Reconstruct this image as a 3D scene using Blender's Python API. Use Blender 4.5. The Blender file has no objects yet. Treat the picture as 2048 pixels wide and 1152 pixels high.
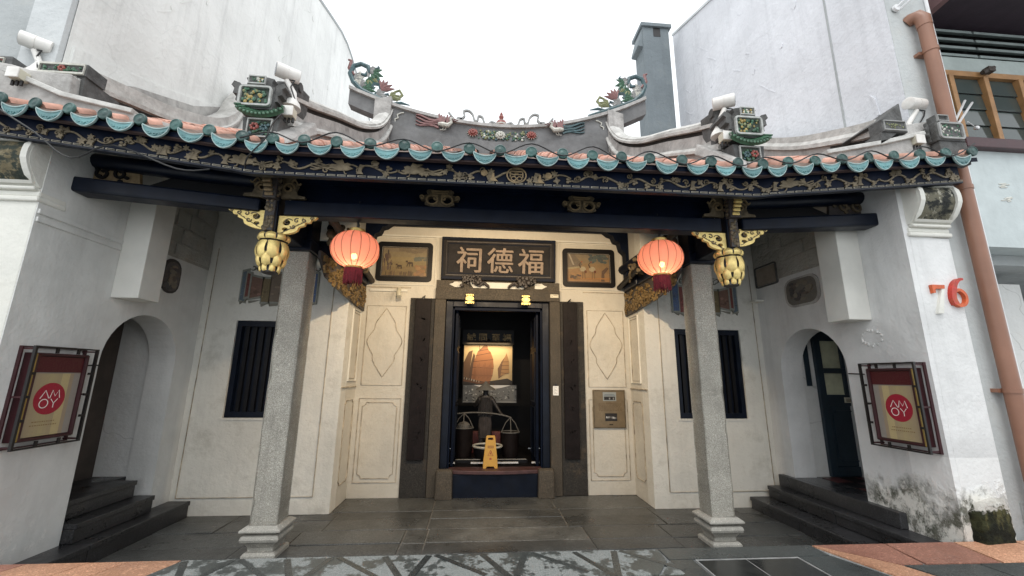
import bpy, bmesh, math, random
from mathutils import Vector, Matrix
from mathutils.geometry import tessellate_polygon
R = math.radians; PI = math.pi
S = bpy.context.scene
COL = S.collection
# ---------------------------------------------------------------- camera
cam = bpy.data.cameras.new('camera'); camo = bpy.data.objects.new('camera', cam); COL.objects.link(camo)
_yaw, _pit, _rol = R(4.6008), R(12.1939), R(0.5659)
fw = Vector((math.sin(_yaw)*math.cos(_pit), math.cos(_yaw)*math.cos(_pit), math.sin(_pit)))
rt = Vector((math.cos(_yaw), -math.sin(_yaw), 0)); upv = rt.cross(fw)
r2 = math.cos(_rol)*rt + math.sin(_rol)*upv; u2 = -math.sin(_rol)*rt + math.cos(_rol)*upv
camo.matrix_world = Matrix(((r2.x, u2.x, -fw.x, -0.3444), (r2.y, u2.y, -fw.y, 0), (r2.z, u2.z, -fw.z, 1.95), (0, 0, 0, 1)))
cam.sensor_width = 36; cam.lens = 36*819.757/2048; cam.clip_start = .05; cam.clip_end = 500
S.camera = camo
# ---------------------------------------------------------------- sky, sun, exposure
W = bpy.data.worlds.new('World'); S.world = W; W.use_nodes = True
nt = W.node_tree; bg = nt.nodes['Background']
sky = nt.nodes.new('ShaderNodeTexSky'); sky.sky_type = 'NISHITA'; sky.sun_disc = False
sky.sun_elevation = R(62); sky.sun_rotation = R(200); sky.air_density = 2; sky.dust_density = 6
bw = nt.nodes.new('ShaderNodeRGBToBW'); nt.links.new(sky.outputs[0], bw.inputs[0])
mx = nt.nodes.new('ShaderNodeMix'); mx.data_type = 'RGBA'; mx.inputs[0].default_value = .82
nt.links.new(bw.outputs[0], mx.inputs[6]); mx.inputs[7].default_value = (9.7, 10.1, 10.5, 1)
nt.links.new(mx.outputs[2], bg.inputs[0]); bg.inputs[1].default_value = .115
sun = bpy.data.lights.new('sun', 'SUN'); sun.energy = .7; sun.angle = R(35); sun.color = (1, .98, .95)
suno = bpy.data.objects.new('sun', sun); COL.objects.link(suno); suno.rotation_euler = (R(28), 0, R(-20))
S.view_settings.view_transform = 'Standard'; S.view_settings.look = 'None'
S.view_settings.exposure = 0.52; S.view_settings.gamma = 1; S.view_settings.use_curve_mapping = False
S.cycles.max_bounces = 8; S.cycles.diffuse_bounces = 5; S.cycles.glossy_bounces = 3; S.cycles.transmission_bounces = 4
S.cycles.caustics_reflective = False; S.cycles.caustics_refractive = False
S.cycles.sample_clamp_indirect = 4; S.cycles.use_denoising = True
rnd = random.Random(7)
# ---------------------------------------------------------------- mesh helper
ORG = {}
class G:
    def __init__(s): s.V = []; s.F = []; s.M = []; s.C = []
    def v(s, p): s.V.append(tuple(p)); return len(s.V)-1
    def f(s, idx, m=0, c=None): s.F.append(tuple(idx)); s.M.append(m); s.C.append(c)
    def hexa(s, p, m=0):
        i = [s.v(q) for q in p]
        for a in ((0,3,2,1),(4,5,6,7),(0,1,5,4),(1,2,6,5),(2,3,7,6),(3,0,4,7)): s.f([i[k] for k in a], m)
    def box(s, x0, x1, y0, y1, z0, z1, m=0):
        s.hexa([(x0,y0,z0),(x1,y0,z0),(x1,y1,z0),(x0,y1,z0),(x0,y0,z1),(x1,y0,z1),(x1,y1,z1),(x0,y1,z1)], m)
    def bar(s, a, b, w, h, m=0, up=(0,0,1)):
        a = Vector(a); b = Vector(b); d = (b-a).normalized(); u = Vector(up)
        sd = d.cross(u)
        if sd.length < 1e-4: sd = d.cross(Vector((1,0,0)))
        sd.normalize(); u = sd.cross(d)
        sd = sd*w/2; u = u*h/2
        s.hexa([a-sd-u, a+sd-u, b+sd-u, b-sd-u, a-sd+u, a+sd+u, b+sd+u, b-sd+u], m)
    def prism(s, poly, place, h0, h1, m=0, c=None, back=True):
        n = len(poly)
        t = [s.v(place(a, b, h1)) for a, b in poly]; s.f(t, m, c)
        if h0 is None: return
        bt = [s.v(place(a, b, h0)) for a, b in poly]
        if back: s.f(bt[::-1], m, c)
        for i in range(n):
            j = (i+1) % n; s.f((bt[i], bt[j], t[j], t[i]), m, c)
    def holed(s, outer, holes, place, h0, h1, m=0):
        polys = [outer]+holes
        tri = tessellate_polygon([[Vector((a, b, 0)) for a, b in p] for p in polys])
        flat = [q for p in polys for q in p]
        t = [s.v(place(a, b, h1)) for a, b in flat]; bt = [s.v(place(a, b, h0)) for a, b in flat]
        for q in tri: s.f([t[k] for k in q], m); s.f([bt[k] for k in q][::-1], m)
        o = 0
        for p in polys:
            n = len(p)
            for i in range(n):
                j = (i+1) % n; s.f((bt[o+i], bt[o+j], t[o+j], t[o+i]), m)
            o += n
    def tube(s, pts, r, n=8, m=0, cap=True):
        pts = [Vector(p) for p in pts]; k = len(pts)
        rs = r if isinstance(r, (list, tuple)) else [r]*k
        rings = []; ref = None
        for i, p in enumerate(pts):
            d = (pts[min(i+1, k-1)]-pts[max(i-1, 0)])
            d = d.normalized() if d.length > 1e-9 else Vector((0,0,1))
            if ref is None:
                ref = Vector((0,0,1)) if abs(d.z) < .9 else Vector((1,0,0))
            a = d.cross(ref)
            if a.length < 1e-3: a = d.cross(Vector((.3,1,.2)))
            a.normalize(); b = a.cross(d); ref = b
            rings.append([s.v(p+(a*math.cos(2*PI*j/n)+b*math.sin(2*PI*j/n))*rs[i]) for j in range(n)])
        for i in range(k-1):
            for j in range(n):
                q = (j+1) % n; s.f((rings[i][j], rings[i][q], rings[i+1][q], rings[i+1][j]), m)
        if cap: s.f(rings[0][::-1], m); s.f(rings[-1], m)
    def lathe(s, c, prof, n=16, m=0, sq=False, rot=0, axis='z'):
        rings = []
        for r, z in prof:
            ring = []
            for j in range(n):
                an = 2*PI*j/n+rot; x, y = r*math.cos(an), r*math.sin(an)
                if axis == 'z': p = (c[0]+x, c[1]+y, c[2]+z)
                elif axis == 'y': p = (c[0]+x, c[1]+z, c[2]+y)
                else: p = (c[0]+z, c[1]+x, c[2]+y)
                ring.append(s.v(p))
            rings.append(ring)
        for i in range(len(prof)-1):
            for j in range(n):
                q = (j+1) % n; s.f((rings[i][j], rings[i][q], rings[i+1][q], rings[i+1][j]), m)
        s.f(rings[0][::-1], m); s.f(rings[-1], m)
    def sqlathe(s, c, prof, m=0):          # square section, half width per level
        rings = [[s.v((c[0]+a*w, c[1]+b*w, c[2]+z)) for a, b in ((-1,-1),(1,-1),(1,1),(-1,1))] for w, z in prof]
        for i in range(len(prof)-1):
            for j in range(4):
                q = (j+1) % 4; s.f((rings[i][j], rings[i][q], rings[i+1][q], rings[i+1][j]), m)
        s.f(rings[0][::-1], m); s.f(rings[-1], m)
    def ribbon(s, pts, w, place, h0, h1, m=0, closed=False, c=None):
        k = len(pts); ws = w if isinstance(w, (list, tuple)) else [w]*k
        L = []; Rr = []
        for i in range(k):
            if closed: p0, p1 = pts[i-1], pts[(i+1) % k]
            else: p0, p1 = pts[max(i-1, 0)], pts[min(i+1, k-1)]
            dx, dy = p1[0]-p0[0], p1[1]-p0[1]; l = math.hypot(dx, dy) or 1
            nx, ny = -dy/l*ws[i]/2, dx/l*ws[i]/2
            L.append((pts[i][0]+nx, pts[i][1]+ny)); Rr.append((pts[i][0]-nx, pts[i][1]-ny))
        T = [(s.v(place(*L[i], h1)), s.v(place(*Rr[i], h1))) for i in range(k)]
        B = [(s.v(place(*L[i], h0)), s.v(place(*Rr[i], h0))) for i in range(k)]
        for i in range(k if closed else k-1):
            j = (i+1) % k
            s.f((T[i][0], T[j][0], T[j][1], T[i][1]), m, c)
            s.f((B[i][0], T[i][0], T[j][0], B[j][0]), m, c); s.f((T[i][1], B[i][1], B[j][1], T[j][1]), m, c)
        if not closed:
            for i in (0, k-1): s.f((T[i][0], T[i][1], B[i][1], B[i][0]), m, c)
    def blob(s, c, r, m=0, n=6, sc=(1,1,1), col=None):
        rings = []
        for i in range(1, n//2+1):
            th = PI*i/(n//2+1)
            rings.append([s.v((c[0]+sc[0]*r*math.sin(th)*math.cos(2*PI*j/n), c[1]+sc[1]*r*math.sin(th)*math.sin(2*PI*j/n), c[2]+sc[2]*r*math.cos(th))) for j in range(n)])
        t = s.v((c[0], c[1], c[2]+sc[2]*r)); b = s.v((c[0], c[1], c[2]-sc[2]*r))
        for j in range(n):
            q = (j+1) % n
            s.f((t, rings[0][j], rings[0][q]), m, col); s.f((b, rings[-1][q], rings[-1][j]), m, col)
            for i in range(len(rings)-1): s.f((rings[i][j], rings[i+1][j], rings[i+1][q], rings[i][q]), m, col)
    def mesh(s, name, mats, o=(0,0,0), smooth=False):
        me = bpy.data.meshes.new(name)
        me.from_pydata([(p[0]-o[0], p[1]-o[1], p[2]-o[2]) for p in s.V], [], s.F)
        for mt in (mats if isinstance(mats, (list, tuple)) else [mats]): me.materials.append(mt)
        me.polygons.foreach_set('material_index', s.M)
        if any(c is not None for c in s.C):
            at = me.color_attributes.new('Col', 'FLOAT_COLOR', 'CORNER')
            buf = []
            for poly, c in zip(me.polygons, s.C):
                c = c or (.5, .5, .5)
                for _ in range(poly.loop_total): buf += [c[0], c[1], c[2], 1]
            at.data.foreach_set('color', buf)
        bm = bmesh.new(); bm.from_mesh(me); bmesh.ops.recalc_face_normals(bm, faces=bm.faces); bm.to_mesh(me); bm.free()
        if smooth:
            for p in me.polygons: p.use_smooth = True
            me.set_sharp_from_angle(angle=R(42))
        me.update(); return me
def org(o): return ORG.get(o.name, (0,0,0)) if o else (0,0,0)
def put(name, g, mats, parent=None, smooth=False, bevel=0, label=None, kind=None, cat=None, group=None, loc=None):
    og = loc if loc is not None else org(parent)
    o = bpy.data.objects.new(name, g.mesh(name, mats, og, smooth)); COL.objects.link(o)
    ORG[o.name] = og
    if parent: o.parent = parent
    elif loc is not None: o.location = loc
    if bevel:
        b = o.modifiers.new('edge', 'BEVEL'); b.width = bevel; b.segments = 2; b.limit_method = 'ANGLE'; b.angle_limit = R(40)
    if label: o['label'] = label
    if kind: o['kind'] = kind
    if cat: o['category'] = cat
    if group: o['group'] = group
    return o
def thing(name, label, cat, loc=(0,0,0), group=None, rz=0):
    o = bpy.data.objects.new(name, None); COL.objects.link(o); o.location = loc; o.empty_display_size = .1
    o.rotation_euler = (0,0,rz)
    ORG[o.name] = tuple(loc); o['label'] = label; o['category'] = cat
    if group: o['group'] = group
    return o
def dup(o, parent=None):
    c = o.copy(); COL.objects.link(c)
    if parent: c.parent = parent
    for ch in o.children: dup(ch, c)
    return c
def inst(name, me, parent, loc, rot=(0,0,0), sc=(1,1,1), label=None):       # child sharing a mesh, placed in world coordinates
    o = bpy.data.objects.new(name, me); COL.objects.link(o); og = org(parent)
    o.parent = parent; o.location = (loc[0]-og[0], loc[1]-og[1], loc[2]-og[2]); o.rotation_euler = rot; o.scale = sc
    ORG[o.name] = tuple(loc)
    return o
def front(Y): return lambda a, b, h: (a, Y-h, b)                             # faces the street
def sidep(X, s): return lambda a, b, h: (X+s*h, a, b)                        # faces +x or -x
def circ(cx, cy, rx, ry=None, n=24, a0=0, a1=2*PI):
    ry = rx if ry is None else ry
    e = n if abs(a1-a0-2*PI) < 1e-6 else n-1
    return [(cx+rx*math.cos(a0+(a1-a0)*i/e), cy+ry*math.sin(a0+(a1-a0)*i/e)) for i in range(n)]
def rect(x0, x1, y0, y1): return [(x0,y0),(x1,y0),(x1,y1),(x0,y1)]
def notched(x0, x1, y0, y1, r, n=4):
    p = []
    for cx, cy, a in ((x0,y0,PI/2),(x1,y0,PI),(x1,y1,3*PI/2),(x0,y1,2*PI)):
        p += [(cx+r*math.cos(a-PI/2*i/n), cy+r*math.sin(a-PI/2*i/n)) for i in range(n+1)]
    return p
def rounded(x0, x1, y0, y1, r, n=4):
    p = []
    for cx, cy, a in ((x0+r,y0+r,PI),(x1-r,y0+r,3*PI/2),(x1-r,y1-r,0),(x0+r,y1-r,PI/2)):
        p += [(cx+r*math.cos(a+PI/2*i/n), cy+r*math.sin(a+PI/2*i/n)) for i in range(n+1)]
    return p
def spiral(cx, cy, r0, r1, a0, turns, n=18):
    return [(cx+(r0+(r1-r0)*i/(n-1))*math.cos(a0+turns*2*PI*i/(n-1)), cy+(r0+(r1-r0)*i/(n-1))*math.sin(a0+turns*2*PI*i/(n-1))) for i in range(n)]
# ---------------------------------------------------------------- materials
class NT:
    def __init__(s, name):
        s.m = bpy.data.materials.new(name); s.m.use_nodes = True; s.t = s.m.node_tree; s.b = s.t.nodes['Principled BSDF']
        s.pos = s.n('ShaderNodeNewGeometry').outputs['Position']
    def n(s, t): return s.t.nodes.new(t)
    def l(s, a, b): s.t.links.new(a, b)
    def noise(s, sc, det=5, stretch=None, rough=.6):
        k = s.n('ShaderNodeTexNoise'); k.inputs['Scale'].default_value = sc; k.inputs['Detail'].default_value = det; k.inputs['Roughness'].default_value = rough
        v = s.pos
        if stretch:
            mp = s.n('ShaderNodeMapping'); mp.inputs['Scale'].default_value = stretch; s.l(v, mp.inputs['Vector']); v = mp.outputs[0]
        s.l(v, k.inputs['Vector']); return k.outputs['Fac']
    def ramp(s, x, a, b, lo=0, hi=1):
        r = s.n('ShaderNodeMapRange'); r.clamp = True; s.l(x, r.inputs[0])
        for i, v in zip((1,2,3,4), (a,b,lo,hi)): r.inputs[i].default_value = v
        return r.outputs[0]
    def math(s, op, a, b):
        k = s.n('ShaderNodeMath'); k.operation = op
        for i, v in enumerate((a, b)):
            if isinstance(v, (int, float)): k.inputs[i].default_value = v
            else: s.l(v, k.inputs[i])
        return k.outputs[0]
    def mix(s, fac, a, b, mode='MIX'):
        k = s.n('ShaderNodeMix'); k.data_type = 'RGBA'; k.blend_type = mode
        for i, v in ((0, fac), (6, a), (7, b)):
            if isinstance(v, (int, float)): k.inputs[i].default_value = v
            elif isinstance(v, tuple): k.inputs[i].default_value = (*v[:3], 1)
            else: s.l(v, k.inputs[i])
        return k.outputs[2]
    def axis(s, i):
        k = s.n('ShaderNodeSeparateXYZ'); s.l(s.pos, k.inputs[0]); return k.outputs[i]
    def col(s, c): s.l(c, s.b.inputs['Base Color'])
    def bump(s, h, st, d=.01):
        k = s.n('ShaderNodeBump'); k.inputs['Strength'].default_value = st; k.inputs['Distance'].default_value = d; s.l(h, k.inputs['Height'])
        s.l(k.outputs[0], s.b.inputs['Normal'])
    def set(s, rough=.6, metal=0, spec=.5):
        s.b.inputs['Roughness'].default_value = rough; s.b.inputs['Metallic'].default_value = metal; s.b.inputs['Specular IOR Level'].default_value = spec
def mul(c, k): return tuple(min(1, x*k) for x in c)
def mat(name, base, rough=.6, metal=0, var=.18, sc=5, bump=.25, bsc=40, dist=.006, dirt=0, dirtc=(.05,.045,.035), dsc=2.2, streak=0, rnd_=0, spec=.5, rvar=0):
    t = NT(name); t.set(rough, metal, spec)
    c = t.mix(t.ramp(t.noise(sc), .3, .7), mul(base, 1-var), mul(base, 1+var))
    if streak: c = t.mix(t.math('MULTIPLY', t.ramp(t.noise(1, 6, (7,7,.55)), .5, .75), streak), c, mul(base, .45))
    if dirt: c = t.mix(t.math('MULTIPLY', t.ramp(t.noise(dsc, 8, None, .7), .48, .72), dirt), c, dirtc)
    if rnd_:
        oi = t.n('ShaderNodeObjectInfo'); k = t.ramp(oi.outputs['Random'], 0, 1, 1-rnd_, 1+rnd_)
        cc = t.n('ShaderNodeCombineColor'); [t.l(k, cc.inputs[i]) for i in range(3)]
        c = t.mix(1.0, c, cc.outputs[0], 'MULTIPLY')
    t.col(c)
    if rvar: t.l(t.ramp(t.noise(3.1, 6), .35, .65, rough-rvar, rough+rvar), t.b.inputs['Roughness'])
    if bump: t.bump(t.math('ADD', t.noise(bsc, 6), t.math('MULTIPLY', t.noise(sc*1.7, 3), 1.5)), bump, dist)
    return t.m
def plaster(name, base, stain=.35, streak=.25, bump=.5, sc=1.3, warm=(.36,.31,.22), crack=0):
    t = NT(name); t.set(.85, 0, .25)
    c = t.mix(t.ramp(t.noise(sc, 7), .35, .68), mul(base, .86), mul(base, 1.06))
    c = t.mix(t.math('MULTIPLY', t.ramp(t.noise(2.6, 9, None, .72), .52, .74), stain), c, warm)
    c = t.mix(t.math('MULTIPLY', t.ramp(t.noise(1, 7, (5,5,.45), .65), .5, .78), streak), c, mul(base, .38))
    c = t.mix(t.math('MULTIPLY', t.ramp(t.noise(23, 4), .62, .75), stain*.6), c, mul(base, .5))
    if crack:
        vo = t.n('ShaderNodeTexVoronoi'); vo.feature = 'DISTANCE_TO_EDGE'; vo.inputs['Scale'].default_value = 1.1
        wv = t.n('ShaderNodeMix'); wv.data_type = 'VECTOR'; wv.inputs[0].default_value = .35; t.l(t.pos, wv.inputs[4])
        nn = t.n('ShaderNodeTexNoise'); nn.inputs['Scale'].default_value = 2.2; t.l(t.pos, nn.inputs['Vector']); t.l(nn.outputs['Color'], wv.inputs[5])
        t.l(wv.outputs[1], vo.inputs['Vector'])
        c = t.mix(t.math('MULTIPLY', t.ramp(vo.outputs['Distance'], 0, .006, 1, 0), crack), c, mul(base, .25))
    t.col(c)
    t.bump(t.math('ADD', t.noise(28, 6), t.math('ADD', t.math('MULTIPLY', t.noise(3.2, 5), 4), t.math('MULTIPLY', t.noise(9, 4), 1.6))), bump, .012)
    return t.m
def granite(name, base, dark, rough=.6, sc=110, wet=0, rnd_=.12, bump=.3, lich=0):
    t = NT(name); t.set(rough, 0, .5)
    c = t.mix(t.ramp(t.noise(sc, 2, None, .5), .44, .58), dark, base)
    c = t.mix(t.ramp(t.noise(sc*.45, 2), .6, .68), c, mul(base, 1.35))
    c = t.mix(t.math('MULTIPLY', t.ramp(t.noise(2.1, 8, None, .7), .45, .7), .6), c, mul(dark, .8)); c = t.mix(t.math('MULTIPLY', t.ramp(t.noise(1, 6, (9,9,.8), .7), .56, .74), .4), c, mul(dark, .55))
    if lich: c = t.mix(t.math('MULTIPLY', t.ramp(t.noise(3.7, 9, None, .7), .55, .7), lich), c, (.16,.11,.06))
    oi = t.n('ShaderNodeObjectInfo'); k = t.ramp(oi.outputs['Random'], 0, 1, 1-rnd_, 1+rnd_)
    cc = t.n('ShaderNodeCombineColor'); [t.l(k, cc.inputs[i]) for i in range(3)]
    c = t.mix(1.0, c, cc.outputs[0], 'MULTIPLY')
    if wet:
        w = t.ramp(t.noise(.9, 7, None, .65), .42, .6)
        c = t.mix(t.math('MULTIPLY', w, wet), c, mul(dark, .5))
        t.l(t.ramp(w, 0, 1, rough, rough*.45), t.b.inputs['Roughness'])
    t.col(c); t.bump(t.math('ADD', t.noise(sc, 3), t.math('MULTIPLY', t.noise(9, 5), 3)), bump, .004)
    return t.m
def printm(name, rough=.5, age=.3):
    t = NT(name); t.set(rough, 0, .35)
    a = t.n('ShaderNodeAttribute'); a.attribute_name = 'Col'
    c = t.mix(t.math('MULTIPLY', t.ramp(t.noise(14, 8, None, .75), .4, .7), age), a.outputs['Color'], (.09,.065,.035))
    c = t.mix(t.math('MULTIPLY', t.ramp(t.noise(60, 4), .45, .7), age*.8), c, (.3,.22,.12))
    t.col(c); return t.m
def emit(name, c, s):
    t = NT(name); t.b.inputs['Base Color'].default_value = (*c, 1); t.b.inputs['Emission Color'].default_value = (*c, 1); t.b.inputs['Emission Strength'].default_value = s
    return t.m
M_wall = plaster('limewash_cream', (.62,.59,.52), .45, .12, .4, warm=(.34,.30,.23))
M_win = plaster('limewash_window_wall', (.73,.715,.655), .6, .22, .4, warm=(.32,.30,.25))
M_side = plaster('limewash_grey', (.70,.70,.68), .35, .2, .4, crack=.35)
M_sidetop = plaster('rough_old_render', (.42,.41,.375), .6, .3, 1.4, sc=2.2)
M_gabL = plaster('gable_white_paint', (.80,.80,.77), .16, .34, .45, sc=.6, warm=(.45,.45,.42), crack=.12)
M_gabR = plaster('gable_pale_paint', (.74,.75,.78), .12, .26, .45, sc=.6, warm=(.5,.5,.52), crack=.10)
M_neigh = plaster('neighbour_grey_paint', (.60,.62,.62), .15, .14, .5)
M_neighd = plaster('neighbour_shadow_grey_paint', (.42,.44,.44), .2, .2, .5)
M_chim = plaster('chimney_grey_paint', (.20,.23,.245), .12, .25, .5)
M_trim = plaster('white_trim_paint', (.74,.73,.67), .15, .12, .3)
M_duct = plaster('duct_white_paint', (.72,.71,.66), .05, .04, .1)
M_groove = mat('groove_shade_line', (.38,.33,.255), .9, var=.55, sc=7)  # brown strips carry the dark of incised grooves in their colour
M_mortar = mat('roof_mortar', (.42,.405,.385), .95, var=.25, sc=4, bump=.8, bsc=22, dist=.012, dirt=.7, dirtc=(.15,.14,.13), dsc=3.5, streak=.4)
M_mortd = mat('dark_roof_mortar', (.10,.10,.098), .95, var=.4, sc=9, bump=.8, bsc=30, dist=.01, dirt=.5)
M_ridgeg = mat('ridge_grey_paint', (.17,.17,.17), .85, var=.2, sc=5, bump=.4, dirt=.4)
M_granite = granite('column_granite', (.47,.45,.39), (.25,.235,.20), .7, 150, rnd_=.03, bump=.5)
M_granw = granite('warm_column_granite', (.36,.30,.22), (.2,.15,.1), .7, 95)
M_base = granite('carved_base_granite', (.52,.50,.44), (.33,.315,.28), .75, 150, rnd_=.03, bump=.6)
M_floor = granite('worn_wet_floor_granite', (.13,.132,.126), (.056,.058,.056), .5, 90, wet=.6, rnd_=.3, bump=.6)
M_step = granite('dark_step_granite', (.05,.05,.053), (.024,.024,.026), .5, 80, wet=.5, rnd_=.2)
M_surr = granite('sooty_door_granite', (.10,.083,.062), (.045,.038,.029), .75, 90, rnd_=.08, bump=.8, lich=.3)
M_surrd = granite('black_stained_granite', (.036,.032,.027), (.013,.012,.011), .75, 80, rnd_=.08, bump=.9, lich=.3)
M_pave = granite('dry_paving_granite', (.30,.315,.31), (.16,.17,.17), .6, 120, wet=0, rnd_=.15)
M_pavd = granite('wet_paving_granite', (.085,.095,.092), (.035,.04,.04), .4, 120, wet=.3, rnd_=.15)
def patchy(name):
    t = NT(name); t.set(.55, 0, .5)
    sp = t.ramp(t.noise(130, 2), .42, .6)
    dry = t.mix(sp, (.19,.205,.195), (.33,.345,.335)); wet = t.mix(sp, (.045,.052,.05), (.10,.11,.105))
    w = t.ramp(t.noise(4.2, 9, None, .68), .475, .515)
    t.col(t.mix(w, wet, dry)); t.l(t.ramp(w, 0, 1, .33, .7), t.b.inputs['Roughness']); t.bump(t.noise(130, 2), .2, .003); return t.m
M_patch = patchy('half_dry_paving_granite')
M_orange = granite('orange_paving_granite', (.62,.35,.22), (.42,.21,.125), .6, 85, wet=.15, rnd_=.2)
M_red = granite('red_paving_granite', (.42,.205,.145), (.27,.12,.085), .6, 85, wet=.15, rnd_=.2)
M_navy = mat('navy_lacquer', (.0026,.0056,.0145), .42, var=.35, sc=6, bump=.12, bsc=18, dist=.004, spec=.28, rvar=.1)
M_navy2 = mat('navy_board', (.003,.0064,.0175), .5, var=.4, sc=4, bump=.15, bsc=14, spec=.12)
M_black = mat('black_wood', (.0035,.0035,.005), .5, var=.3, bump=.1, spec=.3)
M_purple = mat('purple_brown_eave_board', (.06,.035,.033), .7, var=.35, streak=.4)
M_gold = mat('bright_gold_leaf', (.90,.66,.25), .38, .4, var=.2, sc=14, bump=.35, bsc=50, dirt=.25, dirtc=(.30,.16,.05), dsc=12)
M_goldd = mat('tarnished_gilding', (.27,.195,.105), .55, .25, var=.35, sc=12, bump=.5, bsc=50, dirt=.5, dirtc=(.07,.05,.03), dsc=7)
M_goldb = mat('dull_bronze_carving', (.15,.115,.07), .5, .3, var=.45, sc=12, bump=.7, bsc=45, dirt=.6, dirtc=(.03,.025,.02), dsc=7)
M_goldr = mat('gilded_pierced_carving', (.27,.18,.075), .45, .35, var=.4, sc=22, bump=.7, bsc=60, dirt=.7, dirtc=(.02,.018,.015), dsc=10)
M_dentil = mat('pale_gilt_fret', (.33,.30,.235), .5, .1, var=.3, sc=9)
M_dwood = mat('dark_carved_wood', (.045,.038,.036), .5, var=.4, sc=10, bump=.7, bsc=40)
M_board = mat('couplet_board_wood', (.011,.008,.008), .55, var=.3, sc=8, bump=.4, bsc=30, spec=.15)
M_char = mat('worn_rose_gilt_letters', (.23,.175,.135), .6, .1, var=.22, sc=12, bump=.3, dirt=.3)
M_barrel = mat('pink_clay_tile', (.56,.31,.235), .8, var=.22, sc=8, bump=.5, bsc=35, dirt=.7, dirtc=(.20,.14,.11), dsc=5, rnd_=.22)
M_deck = mat('mossy_clay_pan_tile', (.20,.145,.12), .9, var=.4, sc=9, bump=.8, bsc=30, dirt=.6, dirtc=(.06,.05,.03), dsc=6)
M_disc = mat('dark_teal_glazed_disc', (.035,.095,.085), .35, var=.35, sc=16, bump=.4, bsc=45, dirt=.4, dirtc=(.1,.11,.1), dsc=9, rnd_=.32)
M_drip = mat('pale_teal_glazed_tile', (.145,.315,.325), .4, var=.3, sc=14, bump=.5, bsc=55, dirt=.6, dirtc=(.09,.13,.12), dsc=7, rnd_=.32)
M_dripe = mat('worn_glaze_rim', (.33,.43,.42), .5, var=.25, sc=14, bump=.3)
M_cgreen = mat('green_ceramic', (.045,.115,.065), .3, var=.4, sc=18, bump=.3)
M_cteal = mat('teal_ceramic', (.05,.10,.11), .35, var=.4, sc=18, bump=.3, dirt=.3)
M_cred = mat('red_ceramic', (.25,.06,.045), .35, var=.35, sc=18, bump=.3)
M_cyel = mat('yellow_ceramic', (.33,.24,.07), .35, var=.3, sc=18)
M_ccream = mat('cream_ceramic', (.52,.51,.45), .45, var=.25, sc=18)
M_cpink = mat('dusty_rose_ceramic', (.22,.105,.10), .5, var=.35, sc=18)
M_colive = mat('olive_ceramic', (.20,.21,.10), .5, var=.35, sc=18)
M_grey = mat('grey_cement', (.30,.30,.29), .9, var=.25, sc=9, bump=.4)
M_alu = mat('white_lamp_housing', (.74,.72,.68), .45, var=.1, sc=6, dirt=.25, dirtc=(.42,.28,.2), dsc=4)
M_lens = mat('floodlight_glass', (.30,.31,.32), .25, var=.3, sc=30)
M_pipe = mat('copper_brown_pipe_paint', (.265,.13,.083), .38, var=.10, sc=3, bump=.08, streak=.18)
M_maroon = mat('maroon_steel', (.045,.012,.015), .4, var=.2, sc=6, bump=.1)
M_blackm = mat('black_steel', (.012,.010,.010), .4, var=.2, bump=.1)
M_brass = mat('brass_edge', (.42,.30,.10), .35, .7, var=.2, sc=9)
M_cable = mat('black_cable', (.012,.012,.012), .5, var=.1, bump=0)
M_cream = mat('cream_plastic', (.58,.55,.44), .5, var=.1)
M_orangew = mat('orange_window_wood', (.35,.185,.075), .5, var=.2, sc=8)
M_soffit = mat('maroon_soffit', (.035,.022,.032), .6, var=.2)
M_grille = mat('grey_green_louvre_paint', (.24,.28,.27), .6, var=.15)
M_galv = mat('white_steel_rod', (.72,.72,.72), .35, .2, var=.08, bump=0)
M_brown = mat('dark_brown_door', (.055,.042,.034), .7, var=.3, sc=4, streak=.3)
M_bronze = mat('bronze_plaque', (.22,.165,.10), .4, .45, var=.15, sc=10)
M_yellow = mat('yellow_plastic', (.50,.27,.03), .4, var=.08, bump=0)
M_fringe = mat('crimson_fringe', (.16,.012,.02), .8, var=.35, sc=40)
M_statue = mat('dark_bronze_figure', (.035,.032,.032), .5, .3, var=.4, sc=14, bump=.5)
M_straw = mat('grey_woven_straw', (.13,.125,.115), .8, var=.3, sc=60, bump=.6, bsc=120)
M_paper = mat('white_paper', (.78,.78,.76), .7, var=.05, bump=0)
M_print = printm('aged_painting', .5, .35); M_printc = printm('clean_print', .4, .05); M_sign = printm('sign_print', .35, .1)
M_num = mat('red_number_enamel', (.45,.035,.02), .35, var=.35, sc=14, dirt=.5, dirtc=(.62,.24,.05), dsc=6)
M_numo = mat('orange_number_enamel', (.55,.10,.025), .4, var=.3, sc=14)
M_moss = mat('black_mossy_stone', (.016,.018,.012), .8, var=.5, sc=6, bump=1.0, bsc=25, dist=.02, dirt=.7, dirtc=(.10,.10,.04), dsc=5)
def glassm(name, tint, alpha):
    t = NT(name); t.b.inputs['Base Color'].default_value = (*tint, 1); t.set(.06, 0, .6); t.b.inputs['Alpha'].default_value = alpha; return t.m
M_glass = glassm('dull_window_glass', (.06,.075,.07), 1.0)
M_gdoor = mat('pane_with_painted_reflection', (.52,.53,.38), .15, var=.25, sc=3, bump=0)  # pale pane colour stands in for the outside reflected in the glass
M_casegl = glassm('display_glass', (.02,.02,.03), .12)
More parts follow.
